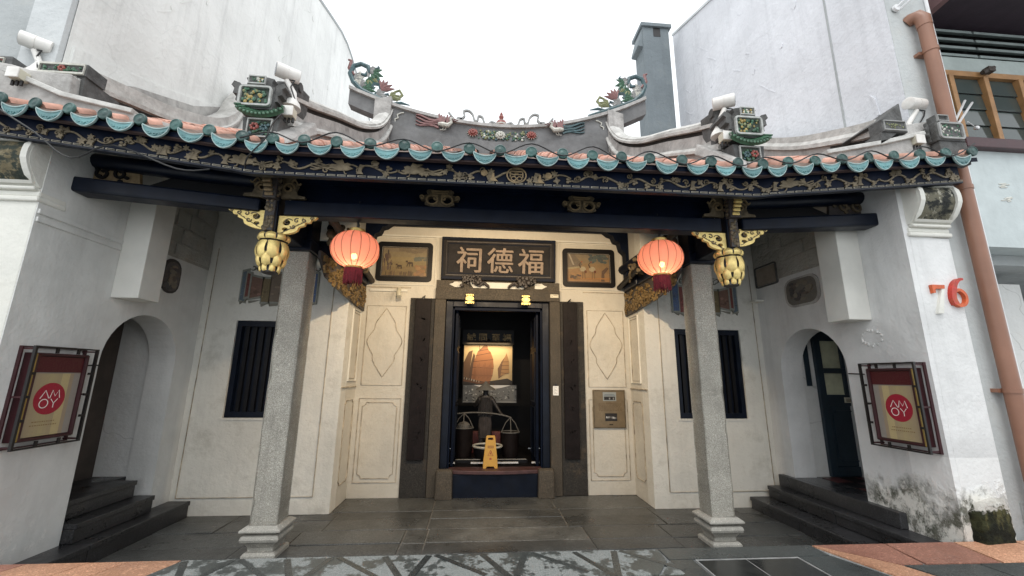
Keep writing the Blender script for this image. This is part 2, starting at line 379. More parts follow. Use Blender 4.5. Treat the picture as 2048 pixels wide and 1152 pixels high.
def damp():
    t = NT('damp_peeling_plaster'); t.set(.85, 0, .25)
    base = (.73,.73,.72)
    c = t.mix(t.ramp(t.noise(1.3, 7), .35, .68), mul(base, .84), mul(base, 1.06))
    c = t.mix(t.math('MULTIPLY', t.ramp(t.noise(1, 7, (5,5,.45), .65), .5, .78), .3), c, mul(base, .4))
    z = t.axis(2); y = t.axis(1)
    new = t.math('MULTIPLY', t.ramp(z, 1.185, 1.19, 1, 0), t.ramp(y, 4.45, 4.46, 1, 0))
    c = t.mix(new, c, t.mix(t.noise(5, 6), (.70,.70,.69), (.82,.82,.80)))
    zz = t.math('ADD', z, t.math('MULTIPLY', t.math('SUBTRACT', t.noise(2.4, 7, None, .65), .5), 1.15))
    zz = t.math('ADD', zz, t.math('MULTIPLY', t.ramp(y, 4.1, 5.1), .12))
    d = t.math('MULTIPLY', t.ramp(zz, .93, .72), t.ramp(y, 5.35, 4.9))
    pat = t.ramp(t.noise(7, 8, (1,1,.8), .75), .43, .53)
    grime = t.mix(t.ramp(t.noise(4, 7), .42, .6), (.055,.058,.032), (.24,.23,.19))
    grime = t.mix(pat, grime, (.72,.70,.64))
    c = t.mix(t.math('MULTIPLY', d, .92), c, grime)
    t.col(c)
    t.bump(t.math('ADD', t.noise(28, 6), t.math('ADD', t.math('MULTIPLY', t.noise(3.2, 5), 3), t.math('MULTIPLY', t.math('MULTIPLY', pat, d), 3))), .5, .012)
    return t.m
M_damp = damp()
def scratchy():
    t = NT('scuffed_grey_limewash'); t.set(.85, 0, .25); base = (.70,.70,.675)
    c = t.mix(t.ramp(t.noise(1.3, 7), .35, .68), mul(base, .84), mul(base, 1.06))
    c = t.mix(t.math('MULTIPLY', t.ramp(t.noise(1, 7, (5,5,.45), .65), .5, .78), .22), c, mul(base, .4))
    z = t.axis(2)
    zz = t.math('ADD', z, t.math('MULTIPLY', t.noise(2.6, 6), 1.0))
    d = t.math('MULTIPLY', t.ramp(zz, 1.2, .95), t.ramp(t.noise(6, 9, (1,1,.7), .8), .53, .6))
    c = t.mix(d, c, (.78,.77,.74))
    t.col(c); t.bump(t.math('ADD', t.noise(28, 6), t.math('ADD', t.math('MULTIPLY', t.noise(3.2, 5), 4), d)), .35, .012); return t.m
M_scuff = scratchy()
def lantern_fabric():
    t = NT('coral_lantern_silk')
    tr = t.n('ShaderNodeBsdfTranslucent'); tr.inputs[0].default_value = (.66,.31,.25,1)
    df = t.n('ShaderNodeBsdfDiffuse'); df.inputs[0].default_value = (.60,.27,.245,1)
    ms = t.n('ShaderNodeMixShader'); ms.inputs[0].default_value = .55
    t.l(df.outputs[0], ms.inputs[1]); t.l(tr.outputs[0], ms.inputs[2])
    tp = t.n('ShaderNodeBsdfTransparent'); tp.inputs[0].default_value = (1,.55,.35,1)
    m2 = t.n('ShaderNodeMixShader'); m2.inputs[0].default_value = .10
    t.l(ms.outputs[0], m2.inputs[1]); t.l(tp.outputs[0], m2.inputs[2])
    t.l(m2.outputs[0], t.t.nodes['Material Output'].inputs[0]); return t.m
M_silk = lantern_fabric()
M_bulb = emit('lantern_bulb', (1,.74,.38), 28)

def relief(name, dark, mid, light, sc):
    t = NT(name); t.set(.75, 0, .3)
    n1 = t.noise(sc, 9, (1,1,1.3), .62); n2 = t.noise(sc*1.9, 8, (1.2,1,.8), .7)
    c = t.mix(t.ramp(n1, .44, .52), dark, mid); c = t.mix(t.ramp(n2, .54, .62), c, light); c = t.mix(t.math('MULTIPLY', t.ramp(t.noise(sc*1.1, 6, (1,1,2.2)), .56, .6), .8), c, mul(dark, .8))
    t.col(c); t.bump(t.math('ADD', n1, t.math('MULTIPLY', n2, .7)), 1.0, .03); return t.m
M_relL = relief('faded_landscape_relief', (.035,.045,.035), (.17,.14,.08), (.25,.21,.13), 7)
M_relR = relief('peeling_figure_relief', (.018,.02,.018), (.15,.14,.10), (.46,.44,.36), 6)
M_gback = mat('dark_green_backing', (.02,.035,.022), .6)

M_mortl = mat('pale_worn_ridge_cap', (.56,.55,.52), .95, var=.2, sc=5, bump=.7, bsc=22, dist=.012, dirt=.55, dirtc=(.22,.21,.19), dsc=3, streak=.35)
M_groovd = mat('darkened_ridge_groove', (.035,.033,.03), .95, var=.4, sc=6)  # recess darkness put into the groove colour
M_block = plaster('weathered_wall_block', (.45,.44,.405), .6, .3, 1.2, sc=2.2)
def mosstop():
    t = NT('mossy_stone_with_flaking_whitewash'); t.set(.85, 0, .2); z = t.axis(2)
    c = t.mix(t.ramp(t.noise(6, 7), .4, .62), (.010,.012,.008), (.045,.048,.022)); c = t.mix(t.math('MULTIPLY', t.ramp(t.noise(9, 7, (1,1,.3)), .55, .62), .6), c, (.13,.12,.05))
    w = t.ramp(t.math('ADD', z, t.math('MULTIPLY', t.math('SUBTRACT', t.noise(8, 6), .5), .35)), .70, .73)
    c = t.mix(w, c, t.mix(t.noise(14, 4), (.35,.33,.28), (.72,.70,.66))); t.col(c); t.bump(t.math('ADD', t.noise(9, 7), t.noise(30, 5)), 1.0, .02); return t.m
M_guard = mosstop()
M_pier = plaster('weathered_pier_paint', (.50,.52,.515), .2, .2, .4)

M_nboard = mat('blackened_board', (.013,.0115,.0125), .6, spec=.2, var=.4, sc=9, bump=.6, bsc=35)
M_joint = mat('pale_joint_mortar', (.13,.125,.115), .9, var=.4, sc=6, bump=.6)
M_relief = mat('worn_gilt_relief', (.165,.13,.08), .5, .25, var=.45, sc=12, bump=.7, bsc=45, dirt=.45, dirtc=(.05,.04,.03), dsc=7)
M_frame = mat('weathered_white_frame', (.40,.405,.385), .8, var=.3, sc=14, bump=.4, dirt=.4, dirtc=(.12,.13,.11), dsc=6)
# ================================================================ ground
YD, YW = 7.378, 6.609          # door wall, window walls
HP = .35                       # the raised street pavement
g = G(); g.box(-5.6, 5.6, 4.24, 9.2, -.2, -.012); forecourt = put('forecourt', g, M_joint, kind='structure')
rows = [(4.25,4.83),(4.83,5.17),(5.17,5.5),(5.5,5.95),(5.95,6.35),(6.35,6.70),(6.70,7.42)]
for i, (y0, y1) in enumerate(rows):
    if i < 2: xs = [-4.3,-3.1,-2.05,-.95,1.19,2.3,3.1,3.95]
    elif i < 4: xs = [-4.32,-3.0,-2.5,-1.2,-.92,1.1,2.15,3.95]
    else: xs = [-4.32,-3.6,-2.27,-.95,.93,2.3,3.6,3.95]
    if i == 6: xs = [-2.4,-.96,.9,2.4]
    for a, b in zip(xs, xs[1:]):
        j = [rnd.uniform(-.02, .02) for _ in range(4)] if i < 6 else [0]*4
        dz = rnd.uniform(-.006, .004)
        g = G(); e = .007
        g.hexa([(a+e,y0+e,-.1),(b-e,y0+e,-.1),(b-e,y1-e,-.1),(a+e,y1-e,-.1),(a+e,y0+e+.3*j[0],dz),(b-e,y0+e+.3*j[1],dz+rnd.uniform(-.004,.004)),(b-e,y1-e+.3*j[2],dz),(a+e,y1-e+.3*j[3],dz)])
        put('stone_slab', g, M_floor, forecourt, bevel=.008)
g = G(); g.box(-14, 3.0, -9, 4.235, -.3, HP-.012); g.hexa([(3,-9,-.3),(14,-9,-.3),(14,2.8,-.3),(3,4.235,-.3),(3,-9,HP-.012),(14,-9,HP+.5),(14,2.8,HP+.5),(3,4.235,HP-.012)]); pavement = put('pavement', g, M_pave, kind='structure')
def tile(poly, m, h=HP, name='paving_stone', e=.008):
    cx = sum(p[0] for p in poly)/len(poly); cy = sum(p[1] for p in poly)/len(poly); q = []
    for x, y in poly:
        d = math.hypot(x-cx, y-cy) or 1; q.append((x-(x-cx)/d*e, y-(y-cy)/d*e))
    jit = rnd.uniform(-.0015, .0015)
    g = G(); g.prism(q, lambda a, b, hh: (a, b-.13*max(0, a-3.0), hh+.048*max(0, a-3.0)), HP-.05, h+jit); return put(name, g, m, pavement)  # right end tilted up and skewed forward, edge staying straight in the camera image
YE = 4.235
# orange granite bands at both ends
xl = [-6.2,-5.35,-4.62,-4.12,-3.62,-3.3,-2.88]
for k in range(6):
    sk = -.25
    tile([(xl[k],YE),(xl[k+1],YE),(xl[k+1]+sk*(k<5)+.0,3.62 if k < 5 else 3.62),(xl[k]+sk,3.62)], [M_orange,M_orange,M_red,M_orange,M_orange,M_orange][k], HP+.001)
for k in range(5): tile([(-6.2+k*.8,3.62),(-5.4+k*.8,3.62),(-5.4+k*.8,3.0),(-6.2+k*.8,3.0)], rnd.choice((M_pavd,M_patch)))
xr = [2.985,3.68,4.32,4.87,5.5,6.3]
for k in range(5):
    a0, a1 = xr[k], xr[k+1]
    b0, b1 = a0-.06, a1-.08
    if k == 0: tile([(a0+.02,YE),(a1,YE),(a1-.08,3.785),(3.415,3.785)], M_red, HP+.001)
    else: tile([(a0,YE),(a1,YE),(b1,3.785),(b0,3.785)], [M_red,M_red,M_orange,M_orange,M_red][k], HP+.001)
tile([(2.985,YE),(3.0,YE),(3.40,3.785),(3.62,3.2),(3.3,3.2)], M_orange, HP+.001)
for k in range(4): tile([(3.42+k*.62,3.78),(4.04+k*.62,3.78),(4.08+k*.62,3.2),(3.64+k*.62 if k == 0 else 3.46+k*.62,3.2)], M_pavd)
# zigzag field between them
def strip(a, b, w, m=M_pavd):
    dx, dy = b[0]-a[0], b[1]-a[1]; l = math.hypot(dx, dy); nx, ny = -dy/l*w/2, dx/l*w/2
    tile([(a[0]+nx,a[1]+ny),(b[0]+nx,b[1]+ny),(b[0]-nx,b[1]-ny),(a[0]-nx,a[1]-ny)], m, HP+.0025, 'paving_strip', 0)
zx = [-2.86,-2.42,-2.0,-1.58,-1.15,-.72,-.28,.16,.58,1.0,1.42]
y0, y1 = YE, 3.72
for k in range(len(zx)-1):
    a, b = zx[k], zx[k+1]; mid = (a+b)/2
    if k % 2 == 0:
        tile([(a,YE),(b,YE),(mid+.05,y1)], M_patch)
        tile([(a,YE),(mid+.05,y1),(a-.2,y1)], M_patch)
        strip((a+.02,YE-.03),(mid+.04,y1), .055); strip((b-.02,YE-.03),(mid+.07,y1), .06)
    else:
        tile([(a,YE),(b,YE),(b-.02,3.98),(mid,y1),(a-.17,y1)], M_patch)
        tile([(b,3.98),(b+.02,y1),(mid+.02,y1)], M_patch)
        strip((a+.04,YE-.02),(b+.05,3.80), .05)
for k in range(9): tile([(-2.9+k*.5,y1),(-2.4+k*.5,y1),(-2.3+k*.5,3.1),(-2.8+k*.5,3.1)], rnd.choice((M_patch,M_pavd)))
tile([(1.42,YE),(2.98,YE),(2.98,4.0),(1.42,4.0)], M_pavd); tile([(1.42,4.0),(1.64,4.0),(1.64,3.3),(1.42,3.3)], M_pavd)
tile([(2.66,4.0),(2.985,4.0),(3.25,3.3),(2.66,3.3)], M_pavd)
cover = thing('manhole_cover', 'black stone infill manhole cover with pale steel rim in the pavement', 'manhole cover', (2.13,3.7,HP))
for a, b in ((1.675,2.12),(2.13,2.62)):
    g = G(); g.box(a, b, 3.35, 3.955, HP-.03, HP+.002); put('infill_panel', g, mat('polished_black_stone', (.02,.022,.022), .16, var=.3, sc=9, bump=.05, rvar=.08), cover)
g = G()
for q in ((1.655,1.667,3.33,3.978),(2.63,2.642,3.33,3.978),(1.667,2.63,3.966,3.978),(2.121,2.127,3.35,3.96)): g.box(*q, HP-.02, HP+.004)
put('rim', g, M_grey, cover, kind='stuff')
# ================================================================ temple
T = thing('temple', 'old white temple with granite columns, teal tiled eaves and a navy doorway', 'temple', (0,5.2,0))
def P(name, g, m, parent=T, **k): return put(name, g, m, parent, **k)
# ---- door wall
g = G(); fr = front(YD)
for s in (-1, 1):
    a, b = sorted((s*1.575, s*2.41)); g.box(a, b, YD, YD+.25, 0, 3.52)
g.box(-2.41, 2.41, YD+.002, YD+.25, 3.52, 5.6)
for s in (-1, 1):
    a, b = sorted((s*1.14, s*1.575)); g.box(a, b, YD+.002, YD+.25, 3.318, 3.52)
dw = P('door_wall', g, M_wall)
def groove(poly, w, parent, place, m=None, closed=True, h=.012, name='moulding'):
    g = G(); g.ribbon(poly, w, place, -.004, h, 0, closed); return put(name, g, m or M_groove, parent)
leaf = []
for i in range(24):        # pointed lobed cartouche
    t = i/24*2*PI; r = 1-.14*abs(math.sin(3*t))**.6
    leaf.append((math.sin(t)*.33*r*(abs(math.sin(t))**.25), math.cos(t)*.6*(1 if abs(math.cos(t)) > .2 else 1)))
lf = [(0,.60),(.10,.45),(.17,.33),(.19,.22),(.27,.10),(.30,0),(.25,-.12),(.19,-.22),(.18,-.32),(.08,-.48),(0,-.60)]
def smoothpts(p, n=4):
    o = []
    for i in range(len(p)-1):
        p0, p1, p2, p3 = p[max(i-1,0)], p[i], p[i+1], p[min(i+2,len(p)-1)]
        for k in range(n):
            t = k/n
            o.append(tuple(.5*((2*b)+(-a+c)*t+(2*a-5*b+4*c-d)*t*t+(-a+3*b-3*c+d)*t**3) for a, b, c, d in zip(p0,p1,p2,p3)))
    return o+[p[-1]]
lf = smoothpts(lf, 3)
for s in (-1, 1):
    c = s*1.98
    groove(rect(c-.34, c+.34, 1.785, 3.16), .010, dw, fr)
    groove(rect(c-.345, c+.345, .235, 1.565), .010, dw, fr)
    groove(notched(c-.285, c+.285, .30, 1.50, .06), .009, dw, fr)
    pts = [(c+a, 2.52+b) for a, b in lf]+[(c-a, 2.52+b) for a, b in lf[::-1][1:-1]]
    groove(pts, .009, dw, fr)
    groove(rect(s*1.98-.43, s*1.98+.43, 3.565, 4.28) if 0 else rect(min(s*1.16,s*2.33), max(s*1.16,s*2.33), 3.555, 4.44), .016, dw, fr, M_trim, h=.018)
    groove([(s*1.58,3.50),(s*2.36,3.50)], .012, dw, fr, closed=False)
groove([(-2.38,4.48),(2.38,4.48)], .03, dw, fr, M_trim, closed=False, h=.03)
g = G(); g.box(-2.36, 2.36, YD-.06, YD, 4.66, 5.05); g.box(-2.30, 2.30, YD-.14, YD-.06, 4.72, 5.0)
top = P('carved_wall_plate', g, M_navy)
g = G()
for i in range(70):
    x = -2.25+i*.0655
    g.ribbon(spiral(x, 4.70+rnd.uniform(-.015,.015), .03, .008, rnd.uniform(0,6), .8, 7), .012, front(YD-.14), -.004, .02)
put('carved_edge', g, M_goldb, top, kind='stuff')
# ---- stone surround
g = G(); g.box(-1.135, 1.135, YD-.05, YD+.25, 3.302, 3.315+.195); sur = P('door_surround', g, M_surr, bevel=.012)
for s in (-1, 1):
    a, b = sorted((s*.945, s*1.135)); g = G(); g.box(a, b, YD-.045, YD+.25, 0, 3.30); put('jamb', g, M_surr, sur, bevel=.01)
    a, b = sorted((s*1.14, s*1.573)); g = G(); g.box(a, b, YD-.025, YD+.25, 0, 3.315); put('side_slab', g, M_surrd, sur, bevel=.008)
    a, b = sorted((s*.70, s*.985)); g = G()
    g.hexa([(a,YD-.17,-.02),(b,YD-.17,-.02),(b,YD-.052,-.02),(a,YD-.052,-.02),(a+.012,YD-.155,.43),(b-.012,YD-.155,.43),(b-.012,YD-.052,.46),(a+.012,YD-.052,.46)]); put('threshold_block', g, M_surr, sur, bevel=.03)
# white strip below name board
g = G(); g.prism([(-.46,0),(.46,0),(.54,.11),(-.54,.11)], lambda a, b, h: (a, YD-.02-h, 3.525+b), 0, .012); put('white_panel', g, M_trim, sur)
for s in (-1, 1):
    g = G(); g.prism([(s*.78+dx, 3.585+dz) for dx, dz in ((-.11*s,.05),(.02*s,.05),(.06*s,.02),(.12*s,0),(.06*s,-.03),(.02*s,-.05),(-.11*s,-.05))], front(YD-.02), 0, .012); put('white_lozenge', g, M_trim, sur)
g = G(); g.box(-1.13, 1.13, YD-.018, YD, 3.512, 3.66); put('backing_strip', g, M_surr, sur)
for s in (-1, 1):                                                   # carved lion brackets under the name board
    g = G(); c = s*.52
    for k in range(26):
        g.blob((c+s*rnd.uniform(-.19,.16), YD-.10+rnd.uniform(-.05,.02), 3.635+rnd.uniform(-.08,.085)), rnd.uniform(.022,.05), n=6)
    g.tube([(c-s*.15,YD-.07,3.56),(c-s*.24,YD-.09,3.62),(c-s*.32,YD-.07,3.56),(c-s*.34,YD-.05,3.53)], [.04,.035,.03,.02], 7)
    for k in range(4): g.tube([(x,YD-.13,z) for x, z in spiral(c+s*(.1-.07*k), 3.64+.03*(k%2), .045, .012, k, 1.2, 10)], .011, 5)
    put('lion_bracket', g, M_dwood, sur, smooth=True)
# ---- door: navy frame, threshold, leaves
g = G()
for s in (-1, 1):
    a, b = sorted((s*.82, s*.942)); g.box(a, b, YD+.06, YD+.22, .02, 3.30)
g.box(-.82, .82, YD+.06, YD+.22, 3.19, 3.30)
door = P('doorway', g, M_navy, bevel=.008)
g = G()
for s in (-1, 1):
    a, b = sorted((s*.79, s*.819)); g.box(a, b, YD+.10, YD+.2, .4, 3.16)
g.box(-.79, .79, YD+.10, YD+.2, 3.13, 3.185); put('inner_moulding', g, M_navy2, door, bevel=.006)
g = G(); g.box(-.715, .715, YD-.06, YD+.05, -.02, .36); put('threshold_board', g, M_navy, door, bevel=.006)
g = G()
g.prism([(x, y) for x, y in [(-.80,YD+.2),(-.80,YD-.05)]+[(-.80+1.6*i/14, YD-.05-.09*math.sin(PI*i/14)) for i in range(1,14)]+[(.80,YD-.05),(.80,YD+.2)]], lambda a, b, h: (a, b, h), .365, .425)
put('timber_step', g, mat('worn_maroon_wood', (.075,.035,.035), .5, var=.35, sc=7, streak=.3), door, bevel=.01)
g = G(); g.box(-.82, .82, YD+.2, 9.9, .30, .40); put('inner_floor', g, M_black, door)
g = G()
for a, b in ((-.80,-.70),(-.42,.42),(.66,.80)): g.box(a, b, YD+.35, YD+.40, .445, .468)
put('pale_floor_strip', g, M_galv, door)
for s in (-1, 1):                                    # leaves folded open inwards
    g = G(); x = s*.775; g.box(min(x,x-s*.05), max(x,x-s*.05), YD+.25, YD+1.0, .42, 3.15); lfd = put('door_leaf', g, M_navy2, door, bevel=.006)
    g = G()
    for z0, z1 in ((.55,1.4),(1.5,2.4),(2.5,3.05)):
        g.ribbon(rect(YD+.36, YD+.9, z0, z1), .03, sidep(x-s*.05, -s), 0, .015, 0, True)
    put('leaf_moulding', g, M_navy, lfd)
for s in (-1, 1):                                    # gilt door studs on the lintel
    g = G(); c = s*.507-.01
    g.box(c-.085, c+.085, YD-.075, YD-.05, 3.215, 3.405)
    st = put('door_stud', g, M_black, door)
    g = G(); f2 = front(YD-.075)
    def cc(x, z): return (c+x, 3.31+z)
    for xx in (-.06,-.03,0,.03,.06): g.prism([cc(xx-.012,.06), cc(xx+.012,.06), cc(xx+.012,.088-.01*(abs(xx)>.05)), cc(xx-.012,.088)], f2, 0, .02)
    g.prism([cc(-.07,.03), cc(-.03,.05), cc(.03,.05), cc(.07,.03), cc(.075,-.01), cc(.04,-.03), cc(-.04,-.03), cc(-.075,-.01)], f2, 0, .025)
    for q in (-1, 1):
        g.ribbon([cc(q*.04+x, .01+z) for x, z in spiral(0, 0, .026, .008, 0, 1, 10)], .010, f2, .02, .04)
        g.prism([cc(q*.035,-.045), cc(q*.08,-.05), cc(q*.075,-.09), cc(q*.05,-.075)], f2, 0, .022)
    g.prism([cc(-.03,-.04), cc(.03,-.04), cc(.045,-.09), cc(0,-.08), cc(-.045,-.09)], f2, 0, .024)
    put('gilt_carving', g, M_gold, st)
# ---- dark hall behind the door
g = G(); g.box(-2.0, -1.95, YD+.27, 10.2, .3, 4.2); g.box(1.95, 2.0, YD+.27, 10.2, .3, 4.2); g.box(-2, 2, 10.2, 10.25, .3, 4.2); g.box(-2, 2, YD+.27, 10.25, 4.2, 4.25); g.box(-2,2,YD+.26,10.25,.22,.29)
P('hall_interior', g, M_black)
# ---- return walls beside the door
for s in (-1, 1):
    g = G(); a, b = sorted((s*2.41, s*2.60)); g.box(a, b, YW+.252, YD+.25, 0, 5.4); rw = P('return_wall', g, M_wall)
    pl = sidep(s*2.41, -s)
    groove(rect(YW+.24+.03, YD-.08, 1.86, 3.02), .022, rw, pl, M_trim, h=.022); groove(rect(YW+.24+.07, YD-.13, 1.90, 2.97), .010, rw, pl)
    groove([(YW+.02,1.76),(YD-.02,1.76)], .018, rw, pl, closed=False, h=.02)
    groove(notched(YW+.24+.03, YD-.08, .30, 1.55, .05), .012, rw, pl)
# ---- window walls
for s in (-1, 1):
    XO = 4.62 if s < 0 else 4.47
    def bx(g, xa, xb, *r):
        a, b = sorted((s*xa, s*xb)); g.box(a, b, *r)
    g = G()
    W0 = 3.12 if s < 0 else 2.915
    bx(g, 2.41, W0, YW, YW+.25, 0, 5.4); bx(g, 4.06, XO, YW, YW+.25, 0, 5.4)
    bx(g, W0, 4.06, YW, YW+.25, 0, 1.318); bx(g, W0, 4.06, YW, YW+.25, 2.757, 5.4)
    ww = P('window_wall', g, M_win)
    pw = front(YW)
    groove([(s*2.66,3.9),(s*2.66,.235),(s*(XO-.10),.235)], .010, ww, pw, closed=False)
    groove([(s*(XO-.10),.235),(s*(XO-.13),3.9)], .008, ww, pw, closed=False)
    if s > 0:
        g = G(); g.box(4.30, 4.47, YW-.16, YW, 3.23, 3.265); put('little_shelf', g, M_trim, ww, bevel=.01)
    # shuttered window
    g = G()
    for q in ((W0+.002,W0+.075),(3.985,4.058)): bx(g, *q, YW+.03, YW+.14, 1.32, 2.755)
    bx(g, W0+.075, 3.985, YW+.03, YW+.14, 1.32, 1.40); bx(g, W0+.075, 3.985, YW+.03, YW+.14, 2.67, 2.755)
    bx(g, W0+.005, 4.055, YW+.105, YW+.235, 1.32, 2.755)
    wn = put('window', g, M_navy, ww)
    for k in range(9 if s > 0 else 7):
        g = G(); x = s*(W0+.14+k*.108); g.box(x-.024, x+.024, YW+.06, YW+.115, 1.40, 2.67); put('window_bar', g, M_black, wn)
    g = G(); bx(g, W0-.045, 4.10, YW-.012, YW+.03, 1.285, 1.318); put('window_sill', g, M_win, ww)
    # folded painted scroll above the window
    xs_ = [(2.90,.07),(3.03,.0),(3.14,.05),(3.24,.0),(3.46,.07),(3.76,.07),(3.97,-.01),(4.03,.03),(4.10,0)]
    hs = [(3.02,3.46),(3.00,3.43),(2.98,3.52),(3.05,3.60),(2.98,3.47),(3.02,3.50),(3.03,3.58),(3.02,3.60),(3.05,3.52)]
    if s < 0: pass
    g = G(); pf = front(YW-.004)
    segs = [(2.92,3.02,3.06,3.52,0,(.06,.12,.26)),(3.03,3.12,3.04,3.48,0,(.22,.05,.05)),(3.14,3.22,2.98,3.44,0,(.20,.15,.08)),(3.24,3.62,3.06,3.50,-.02,(.17,.13,.10)),(3.63,3.74,3.05,3.42,.0,(.17,.13,.07)),(3.75,3.93,3.10,3.46,.045,(.18,.10,.08)),(3.94,3.985,3.12,3.50,.01,(.16,.04,.04)),(3.99,4.06,3.08,3.52,-.03,(.10,.15,.2))]
    for x0, x1, z0, z1, tilt, c in segs:
        d = tilt
        q = [(s*x0,z0+d),(s*x1,z0),(s*x1,z1),(s*x0,z1-d)]
        h = .018+.012*(int(x0*100) % 3)
        zz = 3.29
        o = [(s*(x0-.022),z0+d-.03),(s*(x1+.018),z0-.03),(s*(x1+.018),z1+.035),(s*(x0-.022),z1-d+.035)]
        g.prism(o, pf, 0, h-.004, c=(.28,.30,.27)); g.prism(q, pf, None, h, c=c)
        for k in range(7):
            u = rnd.uniform(.1,.9); v = rnd.uniform(.1,.6); cx_ = s*(x0+(x1-x0)*u); cz_ = z0+.04+(z1-z0-.1)*v
            rr = min(.05, (x1-x0)*.25)
            g.prism(circ(cx_, cz_, rr*rnd.uniform(.4,1), rr*rnd.uniform(.3,.7), 7), pf, None, h+.001+k*.0004, c=mul(c, rnd.choice((.55,.7,1.4,1.6))))
        g.prism([(s*x0,z0-.02),(s*x1,z0-.035),(s*(x1-.01),z0-.075),(s*((x0+x1)/2),z0-.05)], pf, 0, h, c=(.2,.2,.17))
    for k in range(10):
        x = s*rnd.uniform(2.92,4.05); z = 3.56+rnd.uniform(-.02,.05)
        g.ribbon([(x+a, z+b) for a, b in spiral(0,0,.05,.015,rnd.uniform(0,6),.7,8)], .012, pf, 0, .02, c=rnd.choice(((.22,.25,.22),(.12,.13,.11))))
    put('painted_scroll', g, M_print, ww)
# ---- side walls with arches
AY, AR, AS = 5.65, .59, 2.09     # arch centre, radius, springing
def archpts(z0, n=18, dr=0): return [(AY-AR-dr, z0)]+[(AY-(AR+dr)*math.cos(PI*i/n), AS+(AR+dr)*math.sin(PI*i/n)) for i in range(n+1)]+[(AY+AR+dr, z0)]
for s, X, z0 in ((-1, 4.60, .18), (1, 4.45, .15)):
    a = archpts(z0)
    g = G()
    poly = [(4.05,-.1),(AY-AR,-.1)]+a+[(AY+AR,-.1),(YW+.02,-.1),(YW+.02,5.3),(4.05,4.85)]
    tri = tessellate_polygon([[Vector((p[0],p[1],0)) for p in poly]])
    for X_, in ((X,),(X+.35,)):
        ids = [g.v((s*X_, p[0], p[1])) for p in poly]
        for q in tri: g.f([ids[k] for k in q])
    n = len(poly)
    for i in range(n):
        j = (i+1) % n; g.f((i, j, n+j, n+i))
    sw = P('side_wall', g, M_scuff if s < 0 else M_damp)
    pl = sidep(s*X, -s)
    # old rough render and string courses above
    g = G(); g.prism([(5.40 if s < 0 else 4.95,3.53),(6.6,3.53),(6.6,5.2),(5.40 if s < 0 else 4.95,4.7)], pl, -.01, .010); put('rough_render', g, M_sidetop, sw)
    for za, zb, ya, yb in ((3.44,3.42,4.06,5.02),(3.36,3.36,4.06,5.02)) if s < 0 else ():
        g = G(); g.box(-X-.01, -X+.018, ya, yb, za, za+.05); put('string_course', g, M_scuff, sw, bevel=.008)
    zz_ = 3.56
    while zz_ < 4.75:
        hh_ = rnd.uniform(.17,.25); yy_ = 5.45 if s < 0 else 4.96
        while yy_ < 6.5:
            ln = rnd.uniform(.25,.55); y2_ = min(6.585, yy_+ln)
            if y2_-yy_ > .1:
                g = G(); sl_ = .03*(yy_-5)
                j_ = [rnd.uniform(-.018,.018) for _ in range(8)]
                q_ = [(yy_+.008,zz_+j_[0]+.008),(yy_+(y2_-yy_)*.5,zz_+j_[1]+.004),(y2_-.008,zz_+j_[2]+.008),(y2_-.008+j_[3],zz_+hh_*.5),(y2_-.010,zz_+hh_+j_[4]-.008),(yy_+(y2_-yy_)*.4,zz_+hh_+j_[5]-.004),(yy_+.008,zz_+hh_+j_[6]-.008)]
                if not (s > 0 and zz_ < 3.85 and y2_ > 6.0) : g.prism(q_, pl, 0, rnd.uniform(.016,.042)); put('wall_block', g, M_block, sw, bevel=.006)
            yy_ = y2_
        zz_ += hh_
    g = G(); g.prism(rounded(5.70 if s < 0 else 5.28, 6.03 if s < 0 else 5.94, 3.02, 3.50 if s < 0 else 3.46, .15), pl, -.01, .02); med = put('painted_medallion', g, M_dwood if s < 0 else M_mortar, sw, bevel=.006)
    g = G(); cy_ = 5.865 if s < 0 else 5.61
    g.prism(rounded(cy_-.14 if s < 0 else cy_-.29, cy_+.14 if s < 0 else cy_+.29, 3.05, 3.46 if s < 0 else 3.43, .13), pl, None, .022, c=(.10,.095,.10) if s < 0 else (.15,.145,.135))
    for k in range(26):
        u, v = rnd.uniform(-.2,.2)*(1 if s > 0 else .5), rnd.uniform(-.14,.14); g.prism(circ(cy_+u, 3.25+v, rnd.uniform(.02,.07), rnd.uniform(.02,.05), 7), pl, .01, .024+k*.0006, c=rnd.choice(((.07,.07,.08),(.2,.18,.15),(.13,.11,.1),(.24,.2,.16))))
    put('faded_picture', g, M_print, med)
    if s > 0:
        g = G(); g.prism(rounded(6.08,6.54,3.50,3.80,.03), pl, 0, .02); q = put('stone_plaque', g, mat('pinkish_stone', (.26,.22,.18), .8, var=.2), sw, bevel=.006)
        g = G(); g.ribbon(rounded(6.06,6.56,3.48,3.82,.03), .02, pl, 0, .03, closed=True); put('plaque_rim', g, M_mortd, q)
    # square boxed duct hanging down the wall
    g = G(); xa, xb = sorted((s*X, s*(X-.27)))
    g.hexa([(xa,5.02,2.78),(xb,5.02,2.78),(xb,5.40 if s < 0 else 5.05,2.78),(xa,5.40 if s < 0 else 5.05,2.78)]+[(xa,5.02,4.9),(xb,5.02,4.9),(xb,5.40,4.9),(xa,5.40,4.9)]) if 0 else None
    if s < 0: g.box(-4.60, -4.30, 5.02, 5.34, 2.80, 4.7)
    else: g.box(4.15, 4.45, 4.60, 4.92, 2.67, 4.7)
    put('boxed_duct', g, M_duct, sw, bevel=.008)
    if s > 0:
        g = G()
        for k in range(16):
            an = k/16*2*PI; g.blob((X-.004, 4.66+.12*math.cos(an)+rnd.uniform(-.02,.02), 2.46+.10*math.sin(an)+rnd.uniform(-.02,.02)), rnd.uniform(.012,.03), n=5, sc=(.4,1,1))
        put('plaster_lump', g, M_side, sw, kind='stuff')
    # corridor behind the arch
    zf = .60 if s < 0 else .51; xa, xb = X+.35, X+2.2
